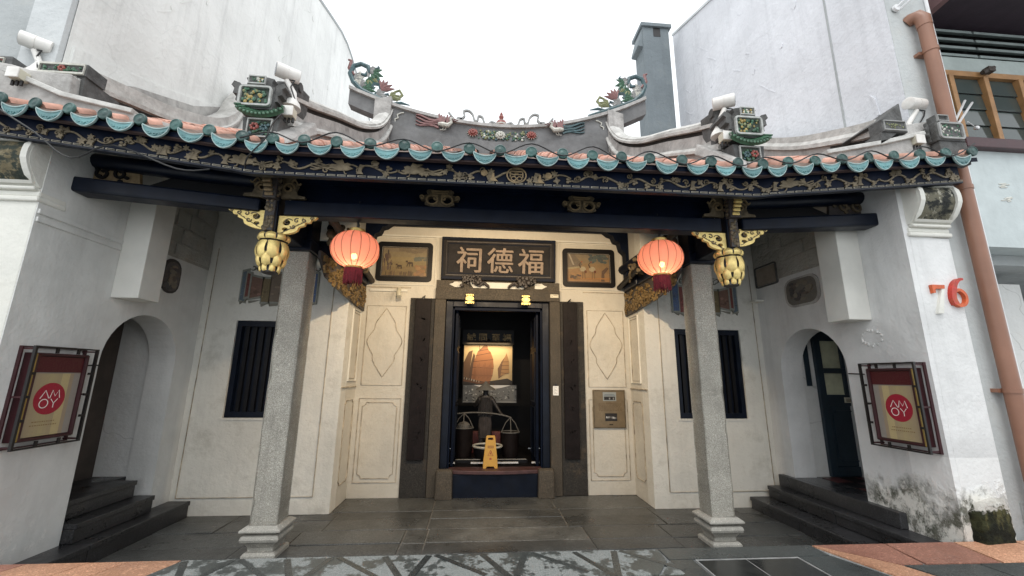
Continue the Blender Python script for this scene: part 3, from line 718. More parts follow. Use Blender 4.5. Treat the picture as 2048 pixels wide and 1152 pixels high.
    def sb(g, x0, x1, *r):
        a, b = sorted((s*x0, s*x1)); g.box(a, b, *r)
    g = G(); sb(g, xa, xb, YW-.34, YW-.05, zf-.2, 3.1); sb(g, xa, xb, AY-AR-.35, AY-AR-.1, zf-.2, 3.1); sb(g, xa, xb, AY-AR-.35, YW-.05, 3.1, 3.2); sb(g, xb, xb+.1, AY-AR-.35, YW-.05, zf-.2, 3.2)
    co = P('side_corridor', g, M_side)
    g = G(); sb(g, X+.36, xb, AY-AR-.1, YW-.34, zf-.25, zf); put('corridor_floor', g, M_step, co)
    if s > 0:
        for i in range(5):
            for j in range(4):
                g = G(); x0 = 4.84+i*.25; y0 = 5.0+j*.3
                g.box(x0+.004, x0+.246, y0+.004, y0+.296, zf, zf+.006); put('floor_tile', g, mat('red_floor_tile', (.075,.018,.016), .35) if (i+j) % 2 else M_black, co)
    else:
        g = G(); g.box(-5.45, -5.39, AY-AR-.09, YW-.342, zf, 2.9); put('brown_door', g, M_brown, co)
# ---- the glazed navy door in the right corridor
DY = YW-.345
g = G()
for a, b, z0, z1 in ((5.02,5.13,.52,2.75),(5.92,6.03,.52,2.75),(5.13,5.92,.52,.66),(5.13,5.92,1.55,1.72),(5.13,5.92,2.05,2.13),(5.13,5.92,2.56,2.75),(5.45,5.55,1.72,2.05),(5.45,5.55,2.13,2.56)): g.box(a, b, DY-.06, DY-.002, z0, z1)
g.box(5.13, 5.92, DY-.035, DY-.003, .66, 1.55)
M_dblue = mat('deep_teal_navy_paint', (.012,.024,.036), .42, var=.2, sc=4, bump=.08)
nd = P('side_door', g, M_dblue, bevel=.006)
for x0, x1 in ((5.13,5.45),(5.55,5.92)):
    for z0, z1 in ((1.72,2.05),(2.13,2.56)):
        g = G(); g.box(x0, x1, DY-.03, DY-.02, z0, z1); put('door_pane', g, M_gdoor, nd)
g = G(); g.ribbon(notched(5.2, 5.85, .74, 1.47, .05), .02, front(DY-.035), 0, .016, closed=True); put('panel_moulding', g, M_dblue, nd)
g = G(); g.box(5.40, 5.60, DY-.072, DY-.062, 1.60, 1.68); pl_ = put('brass_plate', g, M_cream, nd)
g = G(); f3 = front(DY-.074)
for k in range(3): g.prism(rect(5.42, 5.50+.01*k, 1.615+k*.018, 1.625+k*.018), f3, 0, .002, c=(.1,.08,.05))
g.prism([(5.53,1.64),(5.56,1.64),(5.56,1.655),(5.59,1.632),(5.56,1.61),(5.56,1.625),(5.53,1.625)], f3, 0, .002, c=(.1,.08,.05)); put('plate_print', g, M_sign, pl_)
g = G(); g.box(4.86, 4.94, DY-.02, DY-.002, 1.85, 2.5); P('slit_window', g, M_dblue)
# ---- steps up to the arches
def step(poly, z0, z1, cut):
    x0, x1, y0, y1 = poly
    ys = [y0]+list(cut)+[y1]
    for a, b in zip(ys, ys[1:]):
        g = G(); g.box(x0, x1, a+.003, b-.003, z0, z1-.055); xo = -.018 if x0 > 0 else .018
        g.box(x0+min(xo,0), x1+max(xo,0), a+.003, b-.003, z1-.055, z1); P('stone_step', g, M_step, bevel=.008)
step((-4.80,-4.325,4.24,YW-.002), -.05, .20, (5.08,)); step((-4.94,-4.49,AY-AR+.004,AY+AR-.10), .205, .40, ()); step((-5.0,-4.68,AY-AR+.004,AY+AR-.18), .405, .60, ())
step((3.93,4.45,4.24,6.57), -.05, .17, (5.6,)); step((4.20,4.449,4.24,6.52), .175, .34, (5.3,)); step((4.449,4.81,4.24,6.48) if 0 else (4.46,4.81,AY-AR+.004,AY+AR-.004), .345, .51, ())
g = G(); g.box(4.36, 4.449, 4.60, 6.48, .342, .51); P('stone_step', g, M_step, bevel=.008)
# ---- party wall ends with corbelled painted panels
for s, x0, x1 in ((-1, 4.606, 5.65), (1, 4.51, 5.0)):
    def sb(g, a, b, *r):
        a, b = sorted((s*a, s*b)); g.box(a, b, *r)
    g = G(); sb(g, x0, x1, 4.045, 4.6, -.1, 3.545); pe = P('wall_end', g, M_damp if s > 0 else M_trim, bevel=.01)
    g = G(); sb(g, x0-.02, x1+.02, 4.015, 4.3, 3.55, 3.60); sb(g, x0-.01, x1+.01, 4.03, 4.3, 3.60, 3.655); sb(g, x0+.01, x1-.0, 3.99, 4.3, 3.655, 3.69); put('corbel_moulding', g, M_trim, pe, bevel=.015)
    # forward curving panel
    prof = [(3.69,4.03),(3.74,3.96),(3.82,3.91),(3.92,3.88),(4.0,3.875),(4.08,3.89),(4.14,3.93)]
    def cx(a, b, h):
        z = 3.69+b*.45; i = max(0, min(5, int(b*6))); t = b*6-i; y = prof[i][1]*(1-t)+prof[i+1][1]*t
        return (a, y-h, z)
    g = G(); N = 8; xa, xb = sorted((s*x0, s*(x1+.02)))
    for h0, bb, aa, m in ((0, (0,1), (0,1), 0),):
        G1 = [[g.v(cx(xa+(xb-xa)*u, i/N, 0)) for u in (0,1)] for i in range(N+1)]; B1 = [[g.v((xa+(xb-xa)*u, 4.3, 3.69+.45*i/N)) for u in (0,1)] for i in range(N+1)]
        for i in range(N):
            g.f((G1[i][0],G1[i][1],G1[i+1][1],G1[i+1][0])); g.f((G1[i][0],G1[i+1][0],B1[i+1][0],B1[i][0])); g.f((G1[i][1],B1[i][1],B1[i+1][1],G1[i+1][1]))
        g.f((G1[N][0],G1[N][1],B1[N][1],B1[N][0])); g.f((G1[0][0],B1[0][0],B1[0][1],G1[0][1]))
    put('corbel', g, M_trim, pe)
    bw_ = (.09, .09)
    pts = [(xa+.04,.06),(xb-.04,.06),(xb-.04,.5),(xb-.04,.92),(xa+.04,.92),(xa+.04,.5)]
    e_ = [(xa+.03,i/8*.86+.07) for i in range(9)]; e2 = [(xb-.03,i/8*.86+.07) for i in range(9)]
    g = G(); g.ribbon(e_+e2[::-1], .055, cx, -.004, .028, closed=True); put('panel_frame', g, M_trim, pe)
    g = G(); xc = (xa+xb)/2; wd = (xb-xa)/2-.06
    for i in range(8): g.prism([(xc-wd,.1+i*.1),(xc+wd,.1+i*.1),(xc+wd,.2+i*.1),(xc-wd,.2+i*.1)], cx, None, .004)
    put('painted_panel', g, M_relL if s < 0 else M_relR, pe)
    if s > 0:
        pass
    # damp corner
    if s < 0: continue
# ---- columns
for s in (-1, 1):
    cx0, cy0, hw = s*2.653, 5.31, .1475
    g = G(); 
    ring = []
    for i in range(29):
        z = .325+(3.47-.325)*i/28; cr = []
        for a, b in ((-1,-1),(1,-1),(1,1),(-1,1)):
            q1, q2 = rnd.uniform(.006,.012), rnd.uniform(.006,.012)
            if rnd.random() < .10: q1 += .010; q2 += .008
            jx, jy = rnd.uniform(-.0015,.0015), rnd.uniform(-.0015,.0015)
            p1 = (cx0+a*(hw-q1)+jx, cy0+b*hw+jy, z); p2 = (cx0+a*hw+jx, cy0+b*(hw-q2)+jy, z)
            cr += [p2, p1] if a*b > 0 else [p1, p2]
        ring.append([g.v(p) for p in (cr[1], cr[0], cr[3], cr[2], cr[5], cr[4], cr[7], cr[6])])
    for u, v in zip(ring, ring[1:]):
        for j in range(8): k = (j+1) % 8; g.f((u[j],u[k],v[k],v[j]))
    g.f(ring[0][::-1]); g.f(ring[-1]); c_ = P('column', g, M_granite)
    for pr in ([(.19,.262),(.215,.268),(.215,.290),(.165,.324)], [(.15,.236),(.15,.262)], [(.165,.155),(.196,.165),(.205,.195),(.196,.225),(.17,.235)], [(.135,.055),(.138,.10),(.168,.154)], [(.18,-.03),(.18,.03),(.160,.054)]):
        g = G(); g.sqlathe((cx0, cy0, 0), pr); put('base_moulding', g, M_base, c_, bevel=.006)
# ---- eaves: curve of the roof edge
def dz(x):
    a = abs(x)-2.5
    return 0 if a < 0 else .115*a*(1 if a > .25 else a/.25)
def zb(x): return 3.838+dz(x)
SL = .592
def zr(x, y): return 4.075+dz(x)*max(0, 1-(y-3.7)/2.2)+SL*(y-3.7)
DX = [-5.10,-4.794,-4.493,-4.191,-3.879,-3.56,-3.238,-2.935,-2.628,-2.353,-2.061,-1.76,-1.441,-1.116,-.799,-.483,-.177,.134,.453,.759,1.062,1.355,1.701,2.014,2.309,2.585,2.869,3.178,3.492,3.808,4.108,4.424,4.743,5.074]
# ---- roof deck with tiles
xs = [-5.5,-5.2]+[-4.9+.25*i for i in range(40)]; xs = [x for x in xs if x < 4.9]+[4.9,5.16]
ys = [3.735,4.09,5,5.7,6.4,7.0,7.42]
g = G(); A = [[g.v((x, y, zr(x, y))) for y in ys] for x in xs]; B = [[g.v((x, y, zr(x, y)-.05)) for y in ys] for x in xs]
for i in range(len(xs)-1):
    for j in range(len(ys)-1):
        if j and (xs[i] < -4.95 or xs[i] > 4.85): continue
        g.f((A[i][j],A[i+1][j],A[i+1][j+1],A[i][j+1]), 0); g.f((B[i][j],B[i][j+1],B[i+1][j+1],B[i+1][j]), 1)
    g.f((A[i][0],B[i][0],B[i+1][0],A[i+1][0]), 1); g.f((A[i][-1],A[i+1][-1],B[i+1][-1],B[i][-1]), 1)
for i in (0, len(xs)-1):
    for j in range(1): g.f((A[i][j],A[i][j+1],B[i][j+1],B[i][j]), 1)
roof = P('roof', g, [M_deck, M_navy2])
g = G()                                                        # rear slope
g.hexa([(-5.5,7.43,zr(0,7.42)-.05),(5.16,7.43,zr(0,7.42)-.05),(5.16,11,4.3),(-5.5,11,4.3),(-5.5,7.43,zr(0,7.42)),(5.16,7.43,zr(0,7.42)),(5.16,11,4.4),(-5.5,11,4.4)]); put('rear_slope', g, M_deck, roof)
# barrel tile: half tube running up the slope, narrower at the top
def barrel_mesh(L=.36):
    g = G(); n = 7; rings = []
    for y, r in ((0,.052),(.02,.055),(L-.05,.048),(L,.045)):
        rings.append([g.v((r*math.cos(PI*j/(n-1)), y, r*1.05*math.sin(PI*j/(n-1)))) for j in range(n)])
    for a, b in zip(rings, rings[1:]):
        for j in range(n-1): g.f((a[j],a[j+1],b[j+1],b[j]))
    g.f(rings[0])
    return g.mesh('barrel_tile', M_barrel, smooth=True)
bm_ = [barrel_mesh(.37), barrel_mesh(.35)]
g = G(); g.lathe((0,0,0), [(.052,.018),(.0575,.012),(.058,-.006),(.053,-.012),(.047,-.013),(.044,-.009),(.022,-.009),(.017,-.013)], 20, axis='y')
disc_me = g.mesh('tile_disc', M_disc, smooth=True)
def drip_mesh():
    g = G(); N = 14; w = .114
    top = [(w*(2*i/N-1), -.030*math.sin(PI*i/N)-.0) for i in range(N+1)]
    bot = [(w*(1-2*i/N)*1.0, -.008-.100*math.sin(PI*i/N)**.62) for i in range(N+1)]
    fp = lambda a, b, h: (a, -h-b*.12, b)
    g.prism(top+bot[1:-1], fp, -.008, .010, 0)
    g.ribbon(top, .010, fp, .0, .016, 1); g.ribbon(bot, .007, fp, .0, .016, 1)
    mid = [(.078*(2*i/10-1), -.050-.022*math.sin(PI*i/10)) for i in range(11)]
    g.ribbon(mid, .009, fp, .008, .016, 1 if 0 else 0)
    for k in (-1,0,1):
        g.ribbon([(k*.046+a, -.074+(.012 if k else .0)-.006+b) for a, b in circ(0,0,.014,.010,9)], .008, fp, .008, .017, 0, True)
    # pan tile running back from it
    for i in range(N):
        x0, z0 = top[i]; x1, z1 = top[i+1]
        g.f([g.v((x0,-.01,z0)), g.v((x1,-.01,z1)), g.v((x1,.30,z1+.30*SL)), g.v((x0,.30,z0+.30*SL))], 2)
    return g.mesh('drip_tile', [M_drip, M_dripe, M_deck], smooth=False)
drip_me = drip_mesh()
sl = math.atan(SL)
for i, x in enumerate(DX):
    z0 = 4.153+dz(x)
    inst('tile_disc', disc_me, roof, (x, 3.70, z0), (R(rnd.uniform(-3,3)), rnd.uniform(0,6), 0) if 0 else (R(rnd.uniform(-6,8)), R(rnd.uniform(0,360)), R(rnd.uniform(-8,8))))
    y = 3.745
    for k in range(1 if abs(x) > 4.86 else 5):
        zz = zr(x, y)-.005+(z0-.075-zr(x,3.72))*max(0, 1-k/5)
        zz1 = zr(x, y+.31)-.005
        inst('barrel_tile', bm_[k % 2], roof, (x+rnd.uniform(-.006,.006), y, z0-.034+(y-3.72)*SL*(1 if 1 else 0)-dz(x)*.15*k*.31), (sl-R(1.5)+rnd.uniform(-.02,.02), 0, rnd.uniform(-.015,.015)))
        y += .30
    if i:
        xm = (x+DX[i-1])/2; wsc = (x-DX[i-1])/.31
        inst('drip_tile', drip_me, roof, (xm, 3.695, 4.108+dz(xm)), (0, math.atan2(-(dz(x)-dz(DX[i-1])), x-DX[i-1])+rnd.uniform(-.06,.06), rnd.uniform(-.08,.08)), (min(1.05, wsc)*rnd.uniform(.94,1.02), 1, rnd.uniform(.9,1.1)))
g = G()
for x in [q for q in DX if abs(q) < 4.86]:                     # upper runs of the barrel tiles
    n = 6
    for k in range(6):
        y0_, y1_ = 5.24+k*.36, 5.24+k*.36+.38
        ra = [g.v((x+.054*math.cos(PI*j/(n-1)), y0_, zr(x,y0_)+.03+.055*math.sin(PI*j/(n-1)))) for j in range(n)]
        rb = [g.v((x+.048*math.cos(PI*j/(n-1)), y1_, zr(x,y1_)+.03+.048*math.sin(PI*j/(n-1)))) for j in range(n)]
        for j in range(n-1): g.f((ra[j],ra[j+1],rb[j+1],rb[j]))
put('upper_barrel_tile', g, M_barrel, roof, kind='stuff')
# ---- eave boards and carved fascia
xs2 = [-5.45+.1*i for i in range(107)]; xs2 = [x for x in xs2 if x <= 5.09]
def band(name, y0, y1, za, zt, m, parent):
    g = G(); a = []
    for x in xs2: a.append([g.v((x,y0,za(x))), g.v((x,y1,za(x))), g.v((x,y1,zt(x))), g.v((x,y0,zt(x)))])
    for p, q in zip(a, a[1:]):
        for j in range(4): k = (j+1) % 4; g.f((p[j],p[k],q[k],q[j]))
    g.f(a[0][::-1]); g.f(a[-1]); return put(name, g, m, parent)
band('eave_board', 3.745, 3.80, lambda x: 4.035+dz(x), lambda x: 4.085+dz(x), M_purple, roof)
fas = band('carved_fascia', 3.85, 3.885, lambda x: zb(x)+.018, lambda x: 4.09+dz(x), M_navy2, T)
band('fascia_lip', 3.83, 3.89, lambda x: zb(x), lambda x: zb(x)+.018, M_navy, fas)
g = G(); x = -5.4; fpl = lambda a, b, h: (a, 3.85-h, zb(a)+b)
while x < 5.0:
    g.prism(rect(x, x+.007, .024, .041), fpl, -.002, .010); g.prism(rect(x+.007, x+.08, .024, .028), fpl, -.002, .010); g.prism(rect(x+.007, x+.08, .037, .041), fpl, -.002, .010)
    x += .098
put('gilt_fret', g, M_dentil, fas, kind='stuff')
rr_ = random.Random(21)
def leafpoly(cx, cy, r, a, n=5):
    p = []
    for i in range(n*4):
        t = a+2*PI*i/(n*4); k = 1 if i % 4 == 0 else (.72 if i % 2 else .5); p.append((cx+r*k*math.cos(t), cy+r*k*math.sin(t)))
    return p
def wavy(x0, x1, n, amp, c, ph): return [(x0+(x1-x0)*i/n, c+amp*math.sin(ph+2*PI*i/n)) for i in range(n+1)]
def bird(g, cx, cy, s, h):
    g.prism([(cx+s*a, cy+b) for a, b in ((-.17,.0),(-.10,.035),(-.02,.03),(.05,.055),(.085,.04),(.07,.015),(.11,-.005),(.05,-.03),(-.03,-.035),(-.08,-.015),(-.14,-.01))], fpl, 0, h)
    g.prism([(cx+s*a, cy+b) for a, b in ((-.04,.025),(-.10,.075),(-.05,.07),(.0,.085),(.02,.04))], fpl, 0, h*1.2)
    for k in range(3): g.ribbon([(cx-s*(.12+.03*i), cy-.02+.018*k+.012*math.sin(i+k)) for i in range(7)], .012, fpl, 0, h)
    g.ribbon([(cx+s*.02,cy-.03),(cx+s*.03,cy-.06),(cx+s*.05,cy-.065)], .008, fpl, 0, h)
g = G(); x = -5.35
h = .012
while x < 5.0:
    L = rr_.uniform(.28,.42)
    if abs(x) < .2 and abs(x+L) > .0 and x < .14 and x+L > -.14: x = .16; continue
    ph = rr_.choice((0, PI)); pts = wavy(x, min(x+L, 4.98), 10, .034, .118, ph)
    g.ribbon(pts, [.010+.008*math.sin(PI*i/10) for i in range(11)], fpl, -.002, h)
    kind = rr_.random()
    if kind < .2: bird(g, x+L/2, .115, rr_.choice((-1,1)), .016)
    else:
        for k in range(rr_.randint(4,6)):
            u = rr_.random(); i = int(u*10); px, py = pts[i]
            oy = rr_.choice((-1,1))*rr_.uniform(.02,.055); cy = max(.07, min(.185, py+oy))
            px2 = px+rr_.uniform(-.04,.04); ty = rr_.random()
            g.ribbon([(px,py),((px+px2)/2+.01,(py+cy)/2),(px2,cy)], .008, fpl, -.002, h)
            if ty < .45: g.prism(leafpoly(px2, cy, rr_.uniform(.028,.045), rr_.uniform(0,6), rr_.choice((4,5,6))), fpl, -.002, h+.003*rr_.random())
            elif ty < .7:
                for q in range(3): g.prism(circ(px2+.018*math.cos(q*2.1), cy+.018*math.sin(q*2.1), .017, .014, 7), fpl, -.002, h+.002*q)
            else: g.ribbon([(px2+a, cy+b) for a, b in spiral(0,0,.034,.008,rr_.uniform(0,6),rr_.choice((-1,1))*1.1,10)], .010, fpl, -.002, h)
    if rr_.random() < .35: g.prism([(x+a,b) for a, b in ((0,.055),(.07,.055),(.05,.085),(.055,.12),(.085,.15),(.03,.16),(.02,.12),(.015,.085))], fpl, -.002, h+.004)
    x += L*.92
put('gilt_relief', g, M_relief, fas, kind='stuff')
g = G(); g.ribbon(circ(-.0,.125,.098,.082,28), .013, fpl, -.002, .014, closed=True)
for q in ((-.06,.06,.16,.172),(-.045,.045,.188,.198),(-.07,-.058,.10,.165),(.058,.07,.10,.165),(-.06,.06,.128,.138),(-.02,.02,.145,.152)): g.prism(rect(*q), fpl, -.002, .014)
for s in (-1,1): g.ribbon([(s*.03+a,.088+b) for a, b in circ(0,0,.026,.022,10)], .010, fpl, -.002, .014, closed=True)
g.prism(rect(-.04,.04,.052,.062), fpl, -.002, .014)
for s in (-1,1): g.prism([(s*(.19+a),b) for a, b in ((0,.05),(.10,.05),(.065,.085),(.06,.14),(.04,.14),(.035,.085))], fpl, -.002, .015); g.prism(circ(s*.33,.135,.034,.034,14), fpl, -.002, .016)
put('medallion', g, M_goldd, fas)
# ---- beams and hanging posts
g = G(); g.box(-2.49, 2.49, 4.36, 4.54, 3.64, 3.815); mb = P('front_beam', g, M_navy, bevel=.02)
for s in (-1, 1):
    g = G(); g.hexa([(s*2.75,4.36,3.675),(s*4.66,4.30,3.80),(s*4.66,4.52,3.80),(s*2.75,4.54,3.675),(s*2.75,4.36,3.825),(s*4.66,4.30,3.965),(s*4.66,4.52,3.965),(s*2.75,4.54,3.825)]); P('side_beam', g, M_navy, bevel=.025)
g = G(); g.box(-2.5, 2.5, 4.52, 4.56, 3.815, 4.42); g.box(-2.5, 2.5, 4.44, 4.52, 4.05, 4.11); P('beam_panel', g, M_navy2)
for s in (-1, 1):
    g = G(); g.hexa([(s*2.76,4.52,3.82),(s*4.1,4.52,3.95),(s*4.1,4.56,3.95),(s*2.76,4.56,3.82),(s*2.76,4.52,4.12),(s*3.7,4.52,4.13),(s*3.7,4.56,4.13),(s*2.76,4.56,4.12)]); P('side_beam_panel', g, M_black)
    # painted end board by the wall
    g = G(); x0, x1 = (4.10, 4.598) if s < 0 else (4.0, 4.448)
    pf = front(4.50); g.prism([(s*x0,3.93),(s*x1,3.97),(s*x1,4.22),(s*(x0+.05),4.2)], pf, -.04, 0); eb = P('cloud_end_board', g, M_goldd if s < 0 else M_dwood)
    g = G()
    for cxx, r_ in ((.40,.085),(.22,.07)):
        g.ribbon([(s*(x0+cxx)+a, 4.09+b) for a, b in spiral(0,0,r_,.02,1.2,1.2,16)], .028, pf, 0, .02)
    for k in range(6): g.prism(circ(s*rnd.uniform(x0+.03,x1-.03), rnd.uniform(4.0,4.18), .025,.02,8), pf, 0, .016)
    put('cloud_relief', g, M_black if s < 0 else M_goldb, eb, kind='stuff')
    g = G(); g.tube([(s*2.5,4.50,4.06),(s*3.4,4.50,4.12),(s*4.7,4.50,4.24)], .085, 12); P('purlin', g, M_navy, smooth=True)
g = G(); g.tube([(-2.5,4.36,4.20),(2.5,4.36,4.20)], .085, 12); P('purlin', g, M_navy, smooth=True)
for s in (-1, 1):
    px = s*2.62
    g = G(); g.box(px-.065, px+.065, 4.37, 4.60, 3.44, 4.13); hp = P('hanging_post', g, M_navy, bevel=.012)
    g = G(); g.box(px-.052, px+.052, 4.335, 4.37, 3.45, 3.80); g.box(px-.07, px+.07, 4.28, 4.37, 3.80, 4.08); put('carved_facing', g, M_dwood, hp, bevel=.008)
    g = G()
    for k in range(5): g.box(px-.045+s*.01*k, px+.045+s*.01*k, 4.262-.008*k, 4.285, 3.82+k*.048, 3.858+k*.048)
    put('stepped_bracket', g, M_gold if s > 0 else M_goldd, hp, bevel=.012)
    g = G()
    for k in range(34):
        z = rnd.uniform(3.46,3.8); g.blob((px+rnd.uniform(-.045,.045), 4.333, z), rnd.uniform(.010,.022), n=6, sc=(1,.7,1.3))
    for q in (-1,1):
        for k in range(9): g.blob((px+q*.067, 4.37+rnd.uniform(-.06,.02), 3.84+k*.028), rnd.uniform(.015,.03), n=5)
    put('carved_beads', g, M_goldb, hp, kind='stuff', smooth=True)
    # lotus bud
    c = (px-s*.02, 4.47)
    g = G(); g.lathe((*c,0), [(.05,3.0),(.082,3.012),(.085,3.05),(.075,3.06),(.09,3.10),(.118,3.17),(.135,3.25),(.125,3.32),(.095,3.345),(.10,3.36),(.135,3.375),(.15,3.40),(.14,3.435),(.09,3.45)], 20); lo = put('lotus_bud', g, M_dwood, hp, smooth=True)  # core coloured dark to stand for the shaded gaps between petals
    def petal(an, r0, z0, r1, z1, w, bulge, tip=.5):
        g = G(); N = 8; Mv = 6; V = []
        for i in range(N+1):
            t = i/N; z = z0+(z1-z0)*t; r = r0+(r1-r0)*t+bulge*math.sin(PI*t)*.8; ww = w*min(1, 1.9*math.sin(PI*min(1, .12+.88*(1-t) if 0 else (1-t)*.86+.07))**tip)
            if i == N: ww *= .12
            V.append([])
            for j in range(Mv+1):
                u = 2*j/Mv-1; aa = an+u*ww/r; rr = r+.014*(1-u*u)
                V[-1].append(g.v((c[0]+rr*math.cos(aa), c[1]+rr*math.sin(aa), z)))
        for i in range(N):
            for j in range(Mv): g.f((V[i][j],V[i][j+1],V[i+1][j+1],V[i+1][j]))
        return g
    for k in range(8): put('petal', petal(2*PI*k/8+.2, .132, 3.362, .12, 3.445, .050, .03, .3), M_gold, lo, smooth=True)
    for k in range(7): put('petal', petal(2*PI*k/7-.19, .132, 3.342, .124, 3.150, .056, .034, .35), M_gold, lo, smooth=True)
    for k in range(7): put('petal', petal(2*PI*k/7+.26, .118, 3.22, .108, 3.07, .046, .028, .5), M_gold, lo, smooth=True)
    for k in range(7): put('petal', petal(2*PI*k/7, .09, 3.10, .084, 3.015, .03, .010, .3), M_gold, lo, smooth=True)
    # fretted gilt brackets
    for q in (-1, 1):
        ok = q == s
        x0 = px+q*.075; zt = 3.685+(.01 if ok else -.045)
        rise = .05 if ok else .0
        def bp_(a, b, h): return (x0+q*a, 4.44-h, zt+b+rise*a)
        out = smoothpts([(0,0),(.1,0),(.22,0),(.40,.0)], 2)+smoothpts([(.40,-.0),(.375,-.03),(.34,-.035),(.33,-.065),(.28,-.07),(.275,-.10),(.22,-.12),(.20,-.165),(.12,-.20),(.02,-.215)], 3)[1:]+[(0,-.20)]
        h1 = [(.085+a,-.075+b) for a, b in circ(0,0,.04,.033,12)]; h2 = [(.075+a,-.150+b) for a, b in circ(0,0,.032,.02,10)]
        g = G(); g.holed(out, [h1, h2], bp_, 0, .04); br = put('gilt_bracket', g, M_gold, hp, bevel=.004)
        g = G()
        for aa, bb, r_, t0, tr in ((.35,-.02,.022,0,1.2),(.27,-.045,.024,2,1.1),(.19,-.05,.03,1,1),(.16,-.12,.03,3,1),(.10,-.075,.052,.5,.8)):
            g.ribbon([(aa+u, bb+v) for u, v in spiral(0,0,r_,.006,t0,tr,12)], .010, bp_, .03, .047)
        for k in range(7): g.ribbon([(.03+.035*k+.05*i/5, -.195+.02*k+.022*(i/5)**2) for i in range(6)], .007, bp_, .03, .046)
        put('scroll_shade_lines', g, M_goldb, br, kind='stuff')  # dark scroll lines colour in the relief shading of the bracket
        # dull corner brackets above the beam
        zt2 = 3.84
        def bq(a, b, h): return (px+q*(.07+a), 4.43-h, zt2+b+(.06*a if ok else 0))
        g = G(); g.holed([(0,0),(.26,0),(.25,.03),(.17,.045),(.15,.10),(.17,.16),(.10,.20),(.12,.25),(0,.26)], [[(.06+a,.12+b) for a, b in circ(0,0,.035,.05,10)]], bq, 0, .04)
        ub = put('upper_bracket', g, M_goldb, hp)
        g = G(); g.ribbon([(.07+a,.12+b) for a, b in spiral(0,0,.065,.02,0,1.3,16)], .016, bq, .035, .055)
        g.ribbon([(.10+.1*i/6, .19+.03*math.sin(i)) for i in range(7)], .014, bq, .035, .055); put('bracket_scroll', g, M_goldd, ub, kind='stuff')
    # arm from column to the post, capital, and pierced board back to the wall
    g = G(); g.box(s*2.653-.10, s*2.653+.10, 4.60, 5.17, 3.50, 3.86); g.box(s*2.653-.19, s*2.653+.19, 5.10, 5.52, 3.472, 3.62); g.box(s*2.653-.15, s*2.653+.15, 5.16, 5.46, 3.62, 4.85); arm = P('column_capital', g, M_navy, bevel=.015)
    g = G(); g.box(min(s*2.33,s*2.56), max(s*2.33,s*2.56), 5.47, YW-.002, 3.50, 3.72); g.box(min(s*2.30,s*2.405), max(s*2.30,s*2.405), YW, YD-.16, 3.50, 3.74); tie = P('tie_beam', g, M_navy, bevel=.02)
    g = G(); xx = s*2.415
    pl = sidep(s*2.37, -s)
    g.prism([(5.20,3.50),(YD-.01,3.50),(YD-.01,3.06),(6.9,3.08),(6.3,3.12),(5.8,3.17),(5.46,3.22),(5.20,3.40)], pl, -.035, 0); pb = put('pierced_board', g, M_dwood, tie)
    g = G()
    for k in range(150):
        y = rnd.uniform(5.3,7.33); z = rnd.uniform(3.11+.06*max(0,(6.6-y)),3.47)
        if rnd.random() < .6: g.ribbon([(y+a, z+b) for a, b in spiral(0,0,rnd.uniform(.03,.055),.01,rnd.uniform(0,6),rnd.choice((-1,1))*.9,8)], .016, pl, -.004, .022)
        else: g.prism(leafpoly(y, z, .035, rnd.uniform(0,6), 4), pl, -.004, .022)
    put('gilt_piercing', g, M_goldr, pb, kind='stuff')
    g = G(); g.tube([(s*2.10,4.58,3.76),(s*2.18,5.8,3.70),(s*2.27,YD-.03,3.60)], .048, 10); P('round_tie_pole', g, M_brown if s < 0 else M_black, smooth=True)
    g = G(); g.tube([(s*2.40,5.6,3.95),(s*2.38,6.5,3.95),(s*2.36,7.36,3.95)], .09, 10); put('round_rail', g, M_navy2, tie, smooth=True)
    g = G()                                   # carved figures over the tie beam
    for k in range(40): g.blob((s*rnd.uniform(2.15,2.38), rnd.uniform(5.2,6.6), rnd.uniform(3.60,3.92)), rnd.uniform(.03,.07), n=6)
    for k in range(14):
        y = rnd.uniform(5.2,6.6); z = rnd.uniform(3.62,3.9); g.tube([(s*2.2+.03*math.sin(i), y+a, z+b) for i, (a, b) in enumerate(spiral(0,0,.09,.02,rnd.uniform(0,6),1,9))], .018, 5)
    put('carved_figures', g, M_goldb, tie, kind='stuff', smooth=True)
    # corner haunch at the top of the door wall
    g = G(); g.prism([(s*2.41,4.66),(s*1.95,4.66),(s*2.05,4.58),(s*2.12,4.56),(s*2.16,4.46),(s*2.24,4.43),(s*2.27,4.3),(s*2.35,4.22),(s*2.36,3.5),(s*2.41,3.45)], front(YD-.04), 0, .2); put('corner_haunch', g, M_navy2, tie)
    # bat carving between the beams
    fb = lambda a, b, h: (s*.83+a, 4.44-h, 3.94+b)
    g = G(); W2 = .235
    o = [(-.11,.125),(-.16,.09),(-.13,.05),(-W2,.02),(-.21,-.02),(-.16,-.02),(-.17,-.07),(-.10,-.10),(-.13,-.125),(.13,-.125),(.10,-.10),(.17,-.07),(.16,-.02),(.21,-.02),(W2,.02),(.13,.05),(.16,.09),(.11,.125),(.05,.10),(-.05,.10)]
    g.holed(o, [[(q*.085+a,-.02+b) for a, b in circ(0,0,.048,.04,12)] for q in (-1,1)], fb, -.05, 0); bat = put('bat_carving', g, M_goldb, mb, bevel=.004)
    g = G()
    for q in (-1,1):
        g.ribbon([(q*.085+a,-.02+b) for a, b in circ(0,0,.062,.055,16)], .016, fb, 0, .016, closed=True)
        g.ribbon([(q*(.05+a),.0+b) for a, b in spiral(0,0,.04,.01,.5,1,12)], .014, fb, 0, .02)
        g.ribbon([(q*(.2+a),.005+b) for a, b in spiral(0,0,.028,.006,.5,1,10)], .012, fb, 0, .016)
        g.prism(circ(q*.03,.03,.012,.012,8), fb, 0, .025)
